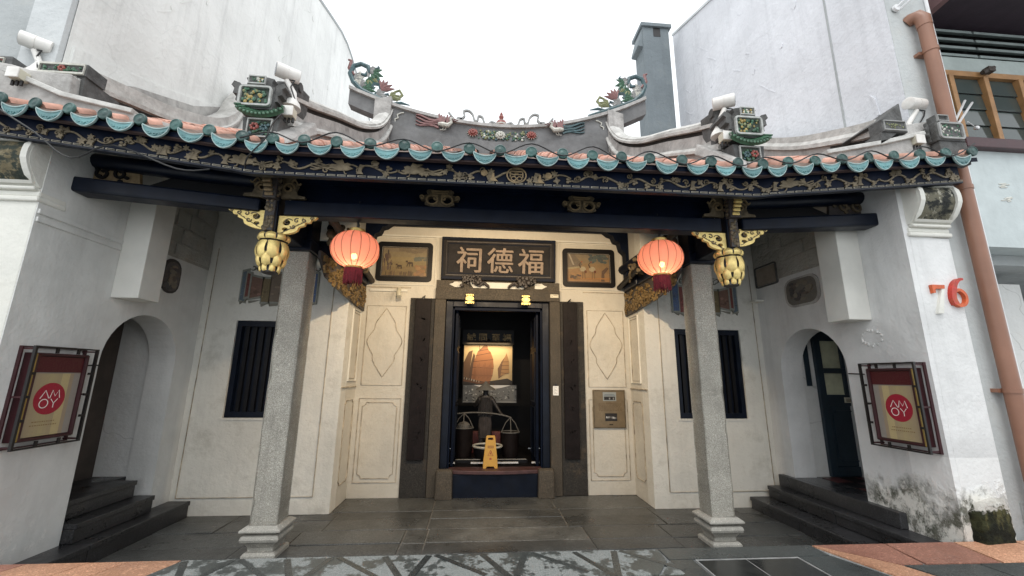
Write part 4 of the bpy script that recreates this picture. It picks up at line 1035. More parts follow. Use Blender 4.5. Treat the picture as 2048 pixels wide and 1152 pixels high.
    g.ribbon([(-.10,.085),(.10,.085)], .014, fb, 0, .016); g.ribbon([(-.09,.062),(.09,.062)], .010, fb, 0, .014); put('bat_relief', g, M_goldd, bat, kind='stuff')
# rafters under the roof
for k in range(27):
    x = -4.4+k*.34; g = G()
    g.hexa([(x-.035,3.9,zr(x,3.9)-.13),(x+.035,3.9,zr(x,3.9)-.13),(x+.035,7.37,zr(x,7.37)-.13),(x-.035,7.37,zr(x,7.37)-.13),(x-.035,3.9,zr(x,3.9)-.051),(x+.035,3.9,zr(x,3.9)-.051),(x+.035,7.37,zr(x,7.37)-.051),(x-.035,7.37,zr(x,7.37)-.051)])
    P('rafter', g, M_navy2)
# ================================================================ roof ridges
def sweep(name, path, prof, m, parent, mirror=1, bevel=0):
    """path of (x,y,z) points, prof of (sideways, up) points; sideways is horizontal and square to the path"""
    g = G(); rings = []
    k = len(path)
    for i, p in enumerate(path):
        d = Vector(path[min(i+1,k-1)])-Vector(path[max(i-1,0)]); d.z = 0; d.normalize(); sd = Vector((d.y, -d.x, 0))
        rings.append([g.v((p[0]+sd.x*a, p[1]+sd.y*a, p[2]+b)) for a, b in prof])
    n = len(prof)
    for a, b in zip(rings, rings[1:]):
        for j in range(n): q = (j+1) % n; g.f((a[j],a[q],b[q],b[j]))
    g.f(rings[0][::-1]); g.f(rings[-1]); return put(name, g, m, parent, bevel=bevel)
def sm3(p, n=5): return smoothpts(p, n)
def flowers(g, x0, x1, z0, z1, y, ms, n, r=.02):
    for k in range(n): g.blob((rnd.uniform(x0,x1), y, rnd.uniform(z0,z1)), rnd.uniform(.6,1.1)*r, m=rnd.choice(ms), n=5, sc=(1,.6,1))
# inner ridges running up the slope to the main ridge
for s in (-1, 1):
    top = sm3([(2.60,4.18,5.06),(2.56,4.7,5.30),(2.50,5.3,5.60),(2.42,6.1,5.98),(2.36,6.8,6.45),(2.32,7.15,6.82),(2.28,7.36,7.22)])
    path = [(s*x, y, z) for x, y, z in top]
    rr1 = sweep('slope_ridge', path, [(-.13,-.66),(.13,-.66),(.13,-.215),(-.13,-.215)], M_mortar, roof)
    sweep('ridge_groove', path, [(-.09,-.225),(.09,-.225),(.09,-.135),(-.09,-.135)], M_groovd, rr1)
    sweep('ridge_cap', path, [(-.16,-.145),(.16,-.145),(.165,-.10),(.13,-.085),(.13,-.05),(.06,0),(-.06,0),(-.13,-.05),(-.13,-.085),(-.165,-.10)], M_mortl, rr1)
    sweep('ridge_fillet', path, [(-.185,-.47),(.185,-.47),(.185,-.43),(.15,-.385),(-.15,-.385),(-.185,-.43)], M_mortl, rr1)
    g = G(); g.prism([(s*2.47,7.20),(s*2.16,7.28),(s*2.16,6.35),(s*2.47,6.25)], front(7.20), -.12, 0); put('ridge_stop', g, M_mortar, rr1)
    # outer ridge against the neighbour's gable
    X = 4.66 if s < 0 else 4.56
    if s < 0: top = [(X,3.98,5.04),(X,4.6,5.24),(X,5.2,5.44),(X,6.0,5.82),(X,6.45,6.2),(X,6.65,6.62),(X,6.85,6.95)]
    else: top = [(X,4.08,5.06),(X,4.2,5.10),(X,4.45,5.20),(X,5.2,5.54),(X,5.9,5.96),(X,6.4,6.3)]
    path = [(s*x, y, z) for x, y, z in sm3(top)]
    r2_ = sweep('wall_ridge', path, [(-.16,-.62),(.16,-.62),(.16,-.22),(-.16,-.22)], M_mortar, roof)
    sweep('ridge_groove', path[: int(len(path)*.5)], [(-.163,-.28),(.163,-.28),(.163,-.235),(-.163,-.235)], M_groovd, r2_)
    sweep('ridge_cap', path, [(-.2,-.22),(.2,-.22),(.205,-.17),(.16,-.155),(.16,-.10),(.16,0),(-.16,0),(-.16,-.10),(-.2,-.16)], M_mortl, r2_)
    sweep('ridge_fillet', path, [(-.225,-.49),(.225,-.49),(.225,-.45),(.18,-.39),(-.18,-.39),(-.225,-.45)], M_mortl, r2_)
    g = G()
    if s < 0:
        g.box(-4.86, -4.40, 3.97, 4.19, 4.90, 5.03); g.hexa([(-4.74,4.0,4.60),(-4.42,4.0,4.60),(-4.42,4.4,4.60),(-4.74,4.4,4.60),(-4.79,3.99,4.90),(-4.42,3.99,4.90),(-4.42,4.4,4.9),(-4.79,4.4,4.9)])
        e1 = put('ridge_end_block', g, M_mortd, r2_); g = G(); pf = front(3.97); g.ribbon(rect(-4.84,-4.42,4.915,5.015), .022, pf, 0, .018, closed=True); put('end_frame', g, M_ccream, e1)
        g = G()
        for k in range(26): g.blob((rnd.uniform(-4.81,-4.45), 3.963, rnd.uniform(4.93,5.0)), .014, m=rnd.choice((0,0,0,1)) if 0 else 0, n=5)
        put('ceramic_leaf', g, M_cgreen, e1, kind='stuff')
        g = G()
        for k in range(6): g.blob((-4.63+.022*math.cos(k), 3.957, 4.965+.022*math.sin(k)), .016, n=6)
        put('ceramic_flower', g, M_cred, e1)
    else:
        g.box(4.205, 4.51, 3.84, 4.0, 4.735, 4.885); g.prism([(4.20,4.735),(4.17,4.585),(4.30,4.66),(4.40,4.735)], front(3.86), -.2, 0)
        e1 = put('ridge_end_block', g, M_mortd, r2_); g = G(); g.ribbon(rect(4.225,4.49,4.755,4.868), .014, front(3.84), 0, .014, closed=True); put('end_frame', g, M_grey, e1)
        g = G(); flowers(g, 4.25, 4.47, 4.78, 4.84, 3.838, (0,), 18, .012); put('ceramic_leaf', g, M_colive, e1, kind='stuff', smooth=True)
        g = G(); g.prism([(4.30,4.95),(4.66,4.96),(4.66,5.24)], front(3.98), -.5, 0); put('mortar_wedge', g, M_mortd, r2_, bevel=.015)
    g = G(); c_ = s*2.54; g.hexa([(c_-.09,4.22,4.80),(c_+.09,4.22,4.80),(c_+.09,4.5,4.86),(c_-.09,4.5,4.86),(c_-.105,4.2,5.13),(c_+.105,4.2,5.13),(c_+.105,4.5,5.2),(c_-.105,4.5,5.2)])
    g.tube([(c_-.125,4.24,5.12),(c_+.125,4.24,5.12)], .055, 12); g.tube([(c_-.11,4.24,5.02),(c_+.11,4.24,5.02)], .035, 10); put('scroll_end', g, M_mortd, rr1, kind='stuff', smooth=True)
# main ridge
def zm(x): return 6.86+(.074 if x < 0 else .094)*x*x
mp = [(-3.0+6.0*i/36, 7.40, zm(-3.0+6.0*i/36)) for i in range(37)]
mr = sweep('main_ridge', mp, [(-.10,-.40),(.10,-.40),(.10,-.09),(-.10,-.09)], M_ridgeg, roof)
sweep('ridge_coping', mp, [(-.16,-.09),(.16,-.09),(.16,-.03),(.12,0),(-.12,0),(-.16,-.03)], M_mortar, mr)
g = G(); fr7 = front(7.30)
lo_ = [(-2.2+4.4*i/20, zm(-2.2+4.4*i/20)-.40) for i in range(21)]
g.prism(lo_+[(2.2,6.1),(-2.2,6.1)], fr7, -.2, .03); put('ridge_base', g, M_ridgeg, mr)
def ceram(name, parts, parent):
    for m, fn in parts:
        g = G(); fn(g); put(name, g, m, parent, smooth=True)
f7 = lambda a, b, h: (a, 7.295-h, b)
# flowers and phoenixes on the ridge face
for cx_, m in ((-.56,M_cred),(.60,M_cred),(-.02,M_ccream)):
    g = G(); z = zm(cx_)-.25
    for k in range(10):
        a = k/10*2*PI; g.blob((cx_+.07*math.cos(a), 7.27, z+.055*math.sin(a)), .032, n=6, sc=(1,.7,1))
    for k in range(6):
        a = k/6*2*PI; g.blob((cx_+.03*math.cos(a), 7.245, z+.03*math.sin(a)), .026, n=6)
    fl = put('ceramic_flower', g, m, mr, smooth=True)
    g = G()
    for k in range(12): a = k/12*2*PI; g.prism([(cx_+.075*math.cos(a-.15),z-.01+.06*math.sin(a-.15)),(cx_+.12*math.cos(a),z-.01+.09*math.sin(a)),(cx_+.075*math.cos(a+.15),z-.01+.06*math.sin(a+.15))], f7, 0, .03)
    put('flower_rim', g, M_ccream, fl)
g = G()
for k in range(120):
    x = rnd.choice((rnd.uniform(-.45,-.12), rnd.uniform(.08,.5), rnd.uniform(-.3,.3))); z = zm(x)-.25+rnd.uniform(-.10,.08)
    g.blob((x, 7.285, z), rnd.uniform(.014,.034), m=rnd.choice((0,0,1,2,3)), n=5, sc=(1,.7,1))
put('ceramic_leaf', g, [M_cgreen, M_ccream, M_cteal, M_colive], mr, kind='stuff', smooth=True)
for s in (-1, 1):
    cx_ = s*1.25; z = zm(cx_)-.22
    def L(a, b): return (cx_+(-s)*a, z+b)            # a points towards the middle
    g = G()
    g.tube([(L(.02,.0)[0],7.24,L(0,-.0)[1]),(L(.10,.0)[0],7.2,L(0,-.03)[1]),(L(.20,0)[0],7.2,L(0,-.05)[1]),(L(.27,0)[0],7.2,L(0,.02)[1]),(L(.25,0)[0],7.18,L(0,.09)[1]),(L(.30,0)[0],7.17,L(0,.10)[1])], [.03,.05,.05,.032,.028,.010], 8)
    ph_ = put('ceramic_phoenix', g, M_ccream, mr, smooth=True)
    g = G()
    for k in range(5): g.prism([L(.02+.012*k,.02),L(.08+.012*k,.02),L(-.02+.05*k,.24-.03*abs(k-1)),L(-.05+.05*k,.22-.03*abs(k-1))], f7, .03+.006*k, .05+.006*k)
    for k in range(5): g.prism([L(.16,.0),L(.2,.02),L(.20+.05*k,.20-.03*k),L(.17+.05*k,.20-.03*k)], f7, .05+.006*k, .07+.006*k)
    put('wing', g, M_cpink, ph_)
    g = G()
    for k in range(4): g.ribbon([L(.02-.09*i, .0+.05*k-.06+.03*math.sin(i*1.1+k)+.03*i*.5) for i in range(6)], [.034,.04,.036,.03,.024,.012], f7, 0, .03+.008*k)
    put('tail', g, M_cteal if s > 0 else M_cpink, ph_)
    g = G()
    for k in range(2): g.tube([(L(.12+.05*k,0)[0],7.24,L(0,-.05)[1]),(L(.10+.05*k,0)[0],7.24,L(0,-.12)[1]),(L(.05+.05*k,0)[0],7.24,L(0,-.125)[1])], .009, 5)
    put('leg', g, M_ccream, ph_)
    # white stepped outline beside the slope ridge
    g = G(); x0 = s*2.02; z0 = zm(2.0*s)-.12
    g.ribbon([(x0+s*a, z0+b) for a, b in ((.10,-.28),(.05,-.26),(.06,-.20),(.0,-.17),(.02,-.10),(-.05,-.06),(-.10,-.05)) ], .02, f7, 0, .02); put('white_outline', g, M_ccream, mr)
    # swallowtail scroll of leaves on the ridge end
    sc_ = []
    bx_, bz_ = (2.86 if s < 0 else 2.86), zm(s*2.7)
    def Q(a, b): return (s*(bx_+a), 7.40, bz_+b)
    base = G()
    base.tube([Q(-1.05,-.30),Q(-.7,-.16),Q(-.35,-.02),Q(-.05,.12),Q(.12,.30),Q(.20,.48),Q(.14,.66),Q(.0,.72),Q(-.14,.66),Q(-.17,.54),Q(-.10,.46),Q(-.02,.48)], [.03,.04,.045,.05,.052,.05,.048,.046,.05,.045,.038,.03], 8)
    scr = put('leaf_scroll', base, M_cteal, mr, smooth=True)
    def spray(name, m, items):
        g = G()
        for pts, r in items: g.tube([Q(*p) for p in pts], r, 6)
        put(name, g, m, scr, smooth=True, kind='stuff')
    fan = lambda o, dirs, L_: [([o,(o[0]+L_*.5*math.cos(a)+.02*math.sin(a*3),o[1]+L_*.5*math.sin(a)+.02),(o[0]+L_*math.cos(a),o[1]+L_*math.sin(a)-.01)], [.016,.048,.008]) for a in dirs]
    spray('green_leaf', M_cgreen, fan((-.08,.12),(2.4,2.8,3.2,1.9),.26)+fan((-.22,.5),(3.3,3.8,4.3,2.6),.24)+fan((-.12,.34),(3.4,3.9,2.9),.22))
    spray('olive_leaf', M_colive, fan((-.2,.38),(4.4,4.8,3.6),.20)+fan((-.60,-.05),(2.2,2.7,3.1),.24)+[([(-.75,-.08),(-.86,.06),(-.80,.16),(-.70,.12)], [.02,.032,.03,.02])])
    spray('rose_leaf', M_cpink, fan((-.42,.10),(1.75,2.05,1.45,2.45,2.8),.30)+[([(.12,.45),(.22,.6),(.20,.78),(.26,.80)], [.03,.045,.03,.02])])
    spray('teal_curl', M_cteal, [([(-.30,.02),(-.42,.14),(-.40,.27),(-.28,.28),(-.25,.2),(-.30,.16)], [.02,.03,.04,.036,.028,.018]), ([(-.5,-.1),(-.62,-.02),(-.58,.06),(-.48,.04)], [.02,.03,.028,.02]), ([(-.18,.62),(-.30,.62),(-.36,.66),(-.33,.70)], [.03,.03,.022,.012]), ([(-.24,.4),(-.36,.36),(-.40,.30)], [.02,.026,.012]), ([(-.68,-.14),(-.85,-.12),(-1.02,-.16)], [.02,.03,.01]), ([(-.68,-.14),(-.82,-.2),(-.95,-.26)], [.02,.028,.01])])
    spray('grey_leaf', M_grey, fan((.12,.36),(2.3,2.8,3.3),.22)+fan((-.35,.0),(2.0,2.5,3.0,3.4),.22)+fan((-.02,.2),(2.6,3.1,1.7),.22)+fan((-.15,.6),(3.0,3.5,4.0,4.6),.2))
    spray('cream_leaf', M_ccream, fan((.02,.2),(1.2,.9,2.0),.2)+[([(-.02,.48),(.02,.5),(.0,.54)], [.03,.034,.02])]+fan((.08,.34),(2.2,2.7,3.1),.18))
# gourd and ribbons in the middle
g = G(); g.lathe((0,7.40,6.86), [(.10,0),(.11,.02),(.115,.06),(.10,.11),(.06,.15),(.035,.17),(.04,.20),(.05,.225),(.045,.26),(.02,.285),(.03,.30),(.012,.34)], 14); go = put('gourd_finial', g, M_cred, mr, smooth=True)
g = G(); g.lathe((0,7.40,6.86), [(.112,.025),(.119,.035),(.119,.05),(.113,.06)], 14); g.lathe((0,7.40,6.86), [(.085,.12),(.09,.13),(.07,.14)], 14); put('gourd_band', g, M_ccream, go, smooth=True)
for s in (-1, 1):
    g = G(); fz = lambda a, b, h: (s*a, 7.42-h, 6.86+.085*a*a+b)
    g.ribbon(smoothpts([(.10,.06),(.2,.10),(.27,.02),(.34,.06),(.38,.18),(.46,.2),(.48,.10),(.54,.10),(.58,.22),(.66,.29),(.76,.26),(.74,.16),(.80,.08),(.86,.02)], 3), .035, fz, 0, .05)
    g.prism(circ(.84,.06,.06,.05,12), fz, 0, .05); g.ribbon([(.9,.0),(.98,.08),(1.06,.17)], .03, fz, 0, .05); put('cement_ribbon', g, M_grey, mr)
# ---- little pavilions at the foot of the slope ridges, and cruder ones at the roof corners
for s in (-1, 1):
    cx_ = s*2.60; y0_ = 3.90
    g = G(); g.hexa([(cx_-.145,y0_,4.20),(cx_+.145,y0_,4.20),(cx_+.145,4.5,4.45),(cx_-.145,4.5,4.45),(cx_-.185,y0_+.01,4.50),(cx_+.185,y0_+.01,4.50),(cx_+.185,4.5,4.60),(cx_-.185,4.5,4.60)]); pv = put('ridge_pavilion', g, M_mortd, roof)
    cu = cx_-s*.085*0-.0 if s > 0 else cx_-.085
    cu = cx_+(.02 if s > 0 else -.085)
    fp = front(y0_)
    g = G(); g.box(cu-.17, cu+.17, y0_+.01, 4.35, 4.60, 4.86)
    for q in (-1,1):     # fretted dark wings
        g.prism([(cu+q*a,b) for a, b in ((.17,4.62),(.18,4.70),(.21,4.70),(.20,4.77),(.245,4.78),(.235,4.85),(.27,4.87),(.25,4.92),(.19,4.90),(.17,4.88))], fp, -.3, -.02)
    g.prism([(cu+a,b) for a, b in ((-.13,4.86),(.13,4.86),(.12,4.93),(.14,4.97),(.08,4.985),(.0,4.995),(-.08,4.985),(-.14,4.97),(-.12,4.93))], fp, -.2, -.03)
    put('upper_block', g, M_mortd, pv)
    g = G(); g.ribbon(rounded(cu-.150,cu+.150,4.625,4.835,.03), .021, fp, 0, .03, closed=True); g.ribbon(rect(cu-.08,cu+.08,4.87,4.955), .014, fp, .01, .03, closed=True); g.ribbon(rect(cx_-.115,cx_+.115,4.275,4.47), .019, fp, 0, .02, closed=True); put('white_frame', g, M_frame, pv, kind='stuff')
    for q in ((cu-.137,cu+.137,y0_-.004,y0_+.012,4.638,4.822),(cx_-.10,cx_+.10,y0_-.003,y0_+.01,4.288,4.455)):
        g = G(); g.box(*q); put('green_panel', g, M_gback, pv)
    g = G(); flowers(g, cu-.12, cu+.12, 4.655, 4.81, y0_-.012, (0,0,0,1,2,2), 44); flowers(g, cx_-.085, cx_+.085, 4.30, 4.44, y0_-.012, (0,0,3), 26); flowers(g, cu-.06, cu+.06, 4.885, 4.945, y0_-.02, (0,4,2), 20, .014)
    c2 = cx_+s*.045*(1)
    for k in range(7): g.blob((c2+.03*math.cos(k), y0_-.02, 4.38+.028*math.sin(k)), .018, m=5, n=6)
    for k in range(7): g.blob((cx_-s*.045+.026*math.cos(k), y0_-.02, 4.37+.026*math.sin(k)), .014, m=3, n=6)
    put('ceramic_flower', g, [M_cgreen, M_colive, M_cyel, M_cteal, M_ccream, M_cred], pv, kind='stuff', smooth=True)
    # small tiled roof with lifted corners
    g = G(); n = 12
    def er(u): return 4.505+.075*abs(u)**2.2
    top = [(cx_+.23*(2*i/n-1), er(2*i/n-1)) for i in range(n+1)]
    for i in range(n):
        a, b = top[i], top[i+1]
        p = [g.v((a[0],y0_-.07,a[1])), g.v((b[0],y0_-.07,b[1])), g.v((b[0]*.8+cx_*.2,y0_+.03,b[1]+.07)), g.v((a[0]*.8+cx_*.2,y0_+.03,a[1]+.07))]; g.f(p)
        g.f([p[0], p[1], g.v((b[0],y0_-.03,b[1]-.03)), g.v((a[0],y0_-.03,a[1]-.03))])
    for i in range(n+1): g.tube([(top[i][0],y0_-.078,top[i][1]+.004),(top[i][0]*.8+cx_*.2,y0_+.03,top[i][1]+.075)], .012, 6)
    for i in range(n): g.blob(((top[i][0]+top[i+1][0])/2, y0_-.075, (top[i][1]+top[i+1][1])/2-.012), .016, n=6, sc=(1,.5,1))
    put('eave_tile', g, M_cgreen, pv, kind='stuff')
    # corner ornament at the roof end
    cx_ = -5.16 if s < 0 else 5.22; y0_ = 3.92
    if s > 0:
        y0_ = 3.78
        g = G(); g.box(4.82, 5.16, y0_+.01, 3.885, 4.34, 4.62); g.box(4.80, 5.14, y0_, 3.885, 4.62, 4.86); g.box(4.83, 4.99, y0_+.01, 3.885, 4.86, 4.955)
        g.prism([(4.80,4.63),(4.80,4.85),(4.765,4.88),(4.775,4.83),(4.75,4.80),(4.77,4.75),(4.755,4.72),(4.785,4.69),(4.78,4.63)], front(y0_+.06), -.04, 0)
        cv = put('corner_ornament', g, M_mortd, roof, bevel=.01)
        g = G(); fp = front(y0_); g.ribbon(rounded(4.83,5.12,4.65,4.84,.03), .022, fp, 0, .02, closed=True); g.ribbon(rect(4.845,4.975,4.87,4.94), .012, fp, -.02, .012, closed=True); put('pale_frame', g, M_grey, cv, kind='stuff')
        g = G(); flowers(g, 4.86, 5.09, 4.67, 4.82, y0_, (0,1), 40, .015); put('ceramic_leaf', g, [M_cgreen, M_ccream], cv, kind='stuff', smooth=True)
    else:
        g = G(); g.prism([(-5.4,4.60),(-5.13,4.64),(-5.10,4.74),(-5.07,4.78),(-5.09,4.90),(-5.05,4.95),(-5.06,5.03),(-5.2,5.03),(-5.4,5.04)], front(y0_), -.3, 0); cv = put('corner_ornament', g, M_mortd, roof)
        g = G(); g.ribbon(rect(-5.4,-5.12,4.93,5.0), .014, front(y0_), 0, .016, closed=True); put('pale_frame', g, M_ccream, cv)
        g = G(); flowers(g, -5.38, -5.14, 4.94, 4.99, y0_, (0,1), 24, .012); put('ceramic_leaf', g, [M_cgreen, M_cred], cv, kind='stuff', smooth=True)
    # mortar bed beside each pavilion, on the eave
    g = G(); x0 = s*2.42 if s < 0 else s*2.44
    g.hexa([(x0-.10,3.80,4.16),(x0+.16 if s < 0 else x0+.05,3.80,4.16),(x0+.14,4.5,4.7),(x0-.14,4.5,4.7),(x0-.06,3.84,4.30),(x0+.08,3.84,4.26),(x0+.10,4.5,4.86),(x0-.10,4.5,4.86)]); put('mortar_bed', g, M_mortar, roof, bevel=.02)
# sloping corner masonry between the wall ridges and the roof corners
for s, poly, cap in ((-1, [(-5.3,4.50),(-4.95,4.50),(-3.73,4.345),(-3.16,4.30),(-3.80,4.46),(-4.44,4.60),(-4.46,4.86),(-4.84,4.88),(-5.02,4.93),(-5.3,4.97)], [(-5.05,4.85),(-4.82,4.755),(-4.47,4.61),(-3.80,4.47)]), (1, [(2.95,4.30),(3.78,4.32),(4.86,4.42),(4.95,4.96),(4.55,4.88),(4.45,4.70),(4.20,4.60),(3.50,4.44)], [(3.5,4.45),(4.2,4.61),(4.77,4.77),(4.90,4.83)])):
    g = G(); g.prism(poly, front(3.90), -.18, 0); cm = put('corner_masonry', g, M_mortar, roof, bevel=.012)
    g = G(); g.ribbon(cap, .05, front(3.90), -.18, .04); put('masonry_cap', g, M_mortl, cm, bevel=.008)
# ================================================================ neighbours
ls = thing('shophouse', 'tall white-walled shophouse rising behind the left end of the temple roof', 'building', (-7,6,0))
g = G()
prof = [(4.2,3.3),(4.2,9.2),(7.5,11.0),(9.682,11.945),(10.4,12.2),(11.3,12.5),(11.9,12.58),(12.4,12.52),(13.2,12.33),(14.6,11.98),(15.4,11.7),(15.4,3.3)]
g.prism(prof, sidep(-4.9, 1), -.25, 0); gw = put('gable_wall', g, M_gabL, ls)
g = G(); g.ribbon(prof[1:-1], .07, sidep(-4.9, 1), -.28, .03); put('gable_coping', g, M_neighd, gw)
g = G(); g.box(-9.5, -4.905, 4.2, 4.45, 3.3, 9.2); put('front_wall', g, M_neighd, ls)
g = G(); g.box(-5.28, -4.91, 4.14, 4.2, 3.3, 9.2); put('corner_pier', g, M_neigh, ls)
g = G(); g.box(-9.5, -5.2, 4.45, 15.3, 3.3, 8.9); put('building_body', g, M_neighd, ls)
# plaster flashing that follows the temple roof along the gable
def flash(path, X, s, parent, m):
    g = G(); pl = sidep(X, s); lo = [(y, z-.28) for y, z in path]
    g.prism(path+lo[::-1], pl, -.02, .035); return put('wall_flashing', g, m, parent)
flash(smoothpts([(4.25,5.46),(5.0,5.72),(5.9,6.08),(6.6,6.46),(6.95,6.72),(7.08,7.05),(7.2,7.25),(7.4,7.3),(7.6,7.15)], 3), -4.9, 1, gw, M_gabL)
g = G(); g.prism([(4.3,5.1),(7.3,6.3),(7.3,6.9),(6.9,6.62),(6.0,6.0),(5.0,5.55)], sidep(-4.9,1), 0, .06); put('mortar_fillet', g, M_mortar, gw)
rs = thing('shophouse', 'grey shophouse on the right with copper-brown downpipe and orange framed louvred window', 'building', (6.5,4.1,0))
g = G(); prof = [(4.1,3.2),(4.1,8.9),(7.63,10.7),(9.43,11.44),(9.43,3.2)]
prof = [(max(y,4.104),z) for y,z in prof]; g.prism(prof, sidep(4.905, -1), -.25, 0); gr = put('gable_wall', g, M_gabR, rs)
g = G(); g.ribbon(prof[1:4], .06, sidep(4.905,-1), -.28, .03); put('gable_coping', g, M_neigh, gr)
g = G(); g.prism([(5.63,5.6),(5.78,5.62),(5.80,6.0),(5.74,6.08),(5.70,5.9),(5.66,5.9)] if 0 else [(4.42,5.40),(4.46,5.40),(4.47,5.62),(4.50,5.75),(4.44,5.66)], sidep(4.905,-1), 0, .02); put('paint_blister', g, M_gabR, gr)
g = G(); g.ribbon([(4.93,5.2),(4.92,6.4),(4.90,8.6)], .03, sidep(4.905,-1), -.01, .008); put('wall_joint', g, M_neighd, gr)
g = G(); g.box(4.909, 5.50, 4.098, 4.103, .30, 9.0); g.box(5.16, 5.50, 4.103, 4.5, .30, 9.0); pr_ = put('corner_pier', g, M_pier, rs, bevel=.01)
g = G(); g.box(5.18, 5.52, 4.085, 4.3, .30, .75); put('pier_plinth', g, M_neighd, pr_)
g = G(); g.box(5.50, 15, 4.11, 4.4, 3.49, 4.86); put('front_wall', g, mat('pale_green_grey_wall', (.50,.55,.55), .8, var=.08, streak=.12, bump=.3), rs)
g = G(); g.box(5.50, 15, 4.02, 4.6, 4.735, 4.865); put('maroon_sill', g, M_maroon, rs, bevel=.01)
g = G(); g.box(5.50, 15, 4.46, 4.6, 6.18, 6.44); put('pale_lintel', g, mat('pale_lintel_paint', (.40,.45,.43), .8, var=.1), rs)
g = G(); g.box(5.50, 15, 4.56, 4.62, 6.44, 7.0); ve = put('louvre_vent', g, M_blackm, rs)
for z in (6.44,6.57,6.70,6.84):
    for a, b in ((5.5,6.62),(6.66,15)):
        g = G(); g.hexa([(a,4.44,z),(b,4.44,z),(b,4.55,z+.07),(a,4.55,z+.07),(a,4.44,z+.04),(b,4.44,z+.04),(b,4.55,z+.11),(a,4.55,z+.11)]); put('louvre_slat', g, M_grille, ve)
g = G(); g.hexa([(5.82,3.2,7.03),(15,3.2,7.03),(15,4.6,7.03),(5.94,4.6,7.03),(5.82,3.2,7.2),(15,3.2,7.2),(15,4.6,7.2),(5.94,4.6,7.2)]); so = put('roof_soffit', g, M_soffit, rs)
g = G(); g.hexa([(5.76,3.2,7.0),(5.82,3.2,7.0),(5.94,4.6,7.0),(5.84,4.6,7.0),(5.76,3.2,7.25),(5.82,3.2,7.25),(5.94,4.6,7.25),(5.84,4.6,7.25)]); put('soffit_edge', g, mat('faded_maroon_edge', (.20,.11,.11), .6, var=.15), so)
g = G(); g.box(5.5, 15, 4.62, 9, 3.49, 9); put('building_body', g, M_neighd, rs)
g = G(); g.box(5.5, 15, 4.42, 4.50, 6.10, 6.18); wi = put('casement_window', g, M_orangew, rs)
for x in (6.07,6.60,7.14): g = G(); g.box(x-.035, x+.035, 4.40, 4.48, 4.866, 6.10); put('window_mullion', g, M_orangew, wi, bevel=.006)
for a, b in ((5.5,6.034),(6.106,6.564),(6.636,7.104),(7.176,7.6)):
    for k in range(5):
        z0 = 4.87+k*.246; g = G(); g.hexa([(a,4.455,z0),(b,4.455,z0),(b,4.462,z0),(a,4.462,z0),(a,4.475,z0+.243),(b,4.475,z0+.243),(b,4.482,z0+.243),(a,4.482,z0+.243)]); put('glass_louvre', g, M_glass, wi)
g = G(); g.box(6.56, 6.66, 4.32, 4.40, 6.13, 6.20); g.tube([(6.50,4.36,6.12),(6.66,4.34,6.19)], .03, 8); put('window_catch', g, M_brown, wi)
g = G()
for a, b in (((5.39,4.02,5.03),(6.03,4.30,5.60)),((5.42,4.00,5.02),(6.10,4.28,5.56))): g.tube([a, b], .014, 6)
g.tube([(5.55,4.0,5.05),(6.1,4.3,5.20)], .007, 6); g.blob((6.1,4.3,5.2), .03); put('window_stay', g, M_galv, wi, kind='stuff', smooth=True)
# dark arcade below
g = G(); g.box(5.5, 15, 4.40, 7.5, 3.36, 3.488); g.box(5.5, 15, 7.5, 7.6, .3, 3.5); g.box(5.505, 5.56, 4.5, 7.5, .3, 3.37); put('arcade', g, M_neighd, rs)
g = G(); g.box(5.5, 15, 4.3, 7.5, .3, .36); put('arcade_floor', g, M_surrd, rs)
for k in range(2):
    g = G()
    for i in range(5): g.tube([(5.93+rnd.uniform(-.04,.06), 4.106, 4.25-k*.18+i*.012), (5.98+rnd.uniform(0,.08), 4.104, 4.26-k*.18+i*.012)], .006, 4)
    put('peeling_paint', g, M_trim, rs, kind='stuff')
g = G(); g.tube([(5.50,4.085,.36),(5.50,4.085,8.9)], .022, 8); put('white_conduit', g, M_galv, rs, smooth=True)
g = G()
for d in (0, .05): g.tube([(5.02+d,4.06,6.75-d*.4),(5.62+d,3.4,7.35)], .012, 6)
g.lathe((5.02,4.08,6.74), [(.045,-.03),(.05,0),(.03,.02)], 10, axis='y'); put('stay_rod', g, M_galv, rs, kind='stuff', smooth=True)
for X, sd, par, m, y0, y1, zlo in ((-4.9, 1, gw, M_gabL, 5.0, 11.0, 6.3), (4.905, -1, gr, M_gabR, 4.5, 9.0, 5.6)):
    pl = sidep(X, sd)
    g = G()
    for k in range(12):
        y = rnd.uniform(y0, y1); kz = rnd.uniform(.6,1.1); z = zlo+.5*(y-y0)+rnd.uniform(.2,4.2); l = rnd.uniform(.08,.5)
        g.ribbon([(y+l*i/4*.8, z+kz*l*i/4+.01*math.sin(i*2+k)) for i in range(5)], [.004,.012,.018,.012,.004], pl, -.006, rnd.uniform(.004,.009))
    put('plaster_scar', g, m, par, kind='stuff')
    g = G()
    for k in range(9):
        y = rnd.uniform(y0, y1); z = zlo+.5*(y-y0)+rnd.uniform(.1,3); r_ = rnd.uniform(.02,.06)
        g.prism([(y+r_*rnd.uniform(.6,1.3)*math.cos(t), z+1.6*r_*rnd.uniform(.6,1.3)*math.sin(t)) for t in [i*PI/4 for i in range(8)]], pl, -.006, .012)
    put('plaster_blister', g, m, par, kind='stuff')
dp = thing('downpipe', 'thick copper-brown rainwater downpipe on the grey pier', 'pipe', (5.25,3.98,.36))
g = G(); g.tube([(5.25,3.98,.36),(5.25,3.98,3.0),(5.25,3.98,6.40)], .072, 18); put('pipe_run', g, M_pipe, dp, smooth=True)
g = G(); g.tube([(5.25,3.98,6.38),(5.25,3.985,6.50),(5.235,4.02,6.57),(5.20,4.08,6.58),(5.18,4.12,6.56)], [.078,.082,.082,.078,.075], 16); put('pipe_elbow', g, M_pipe, dp, smooth=True)
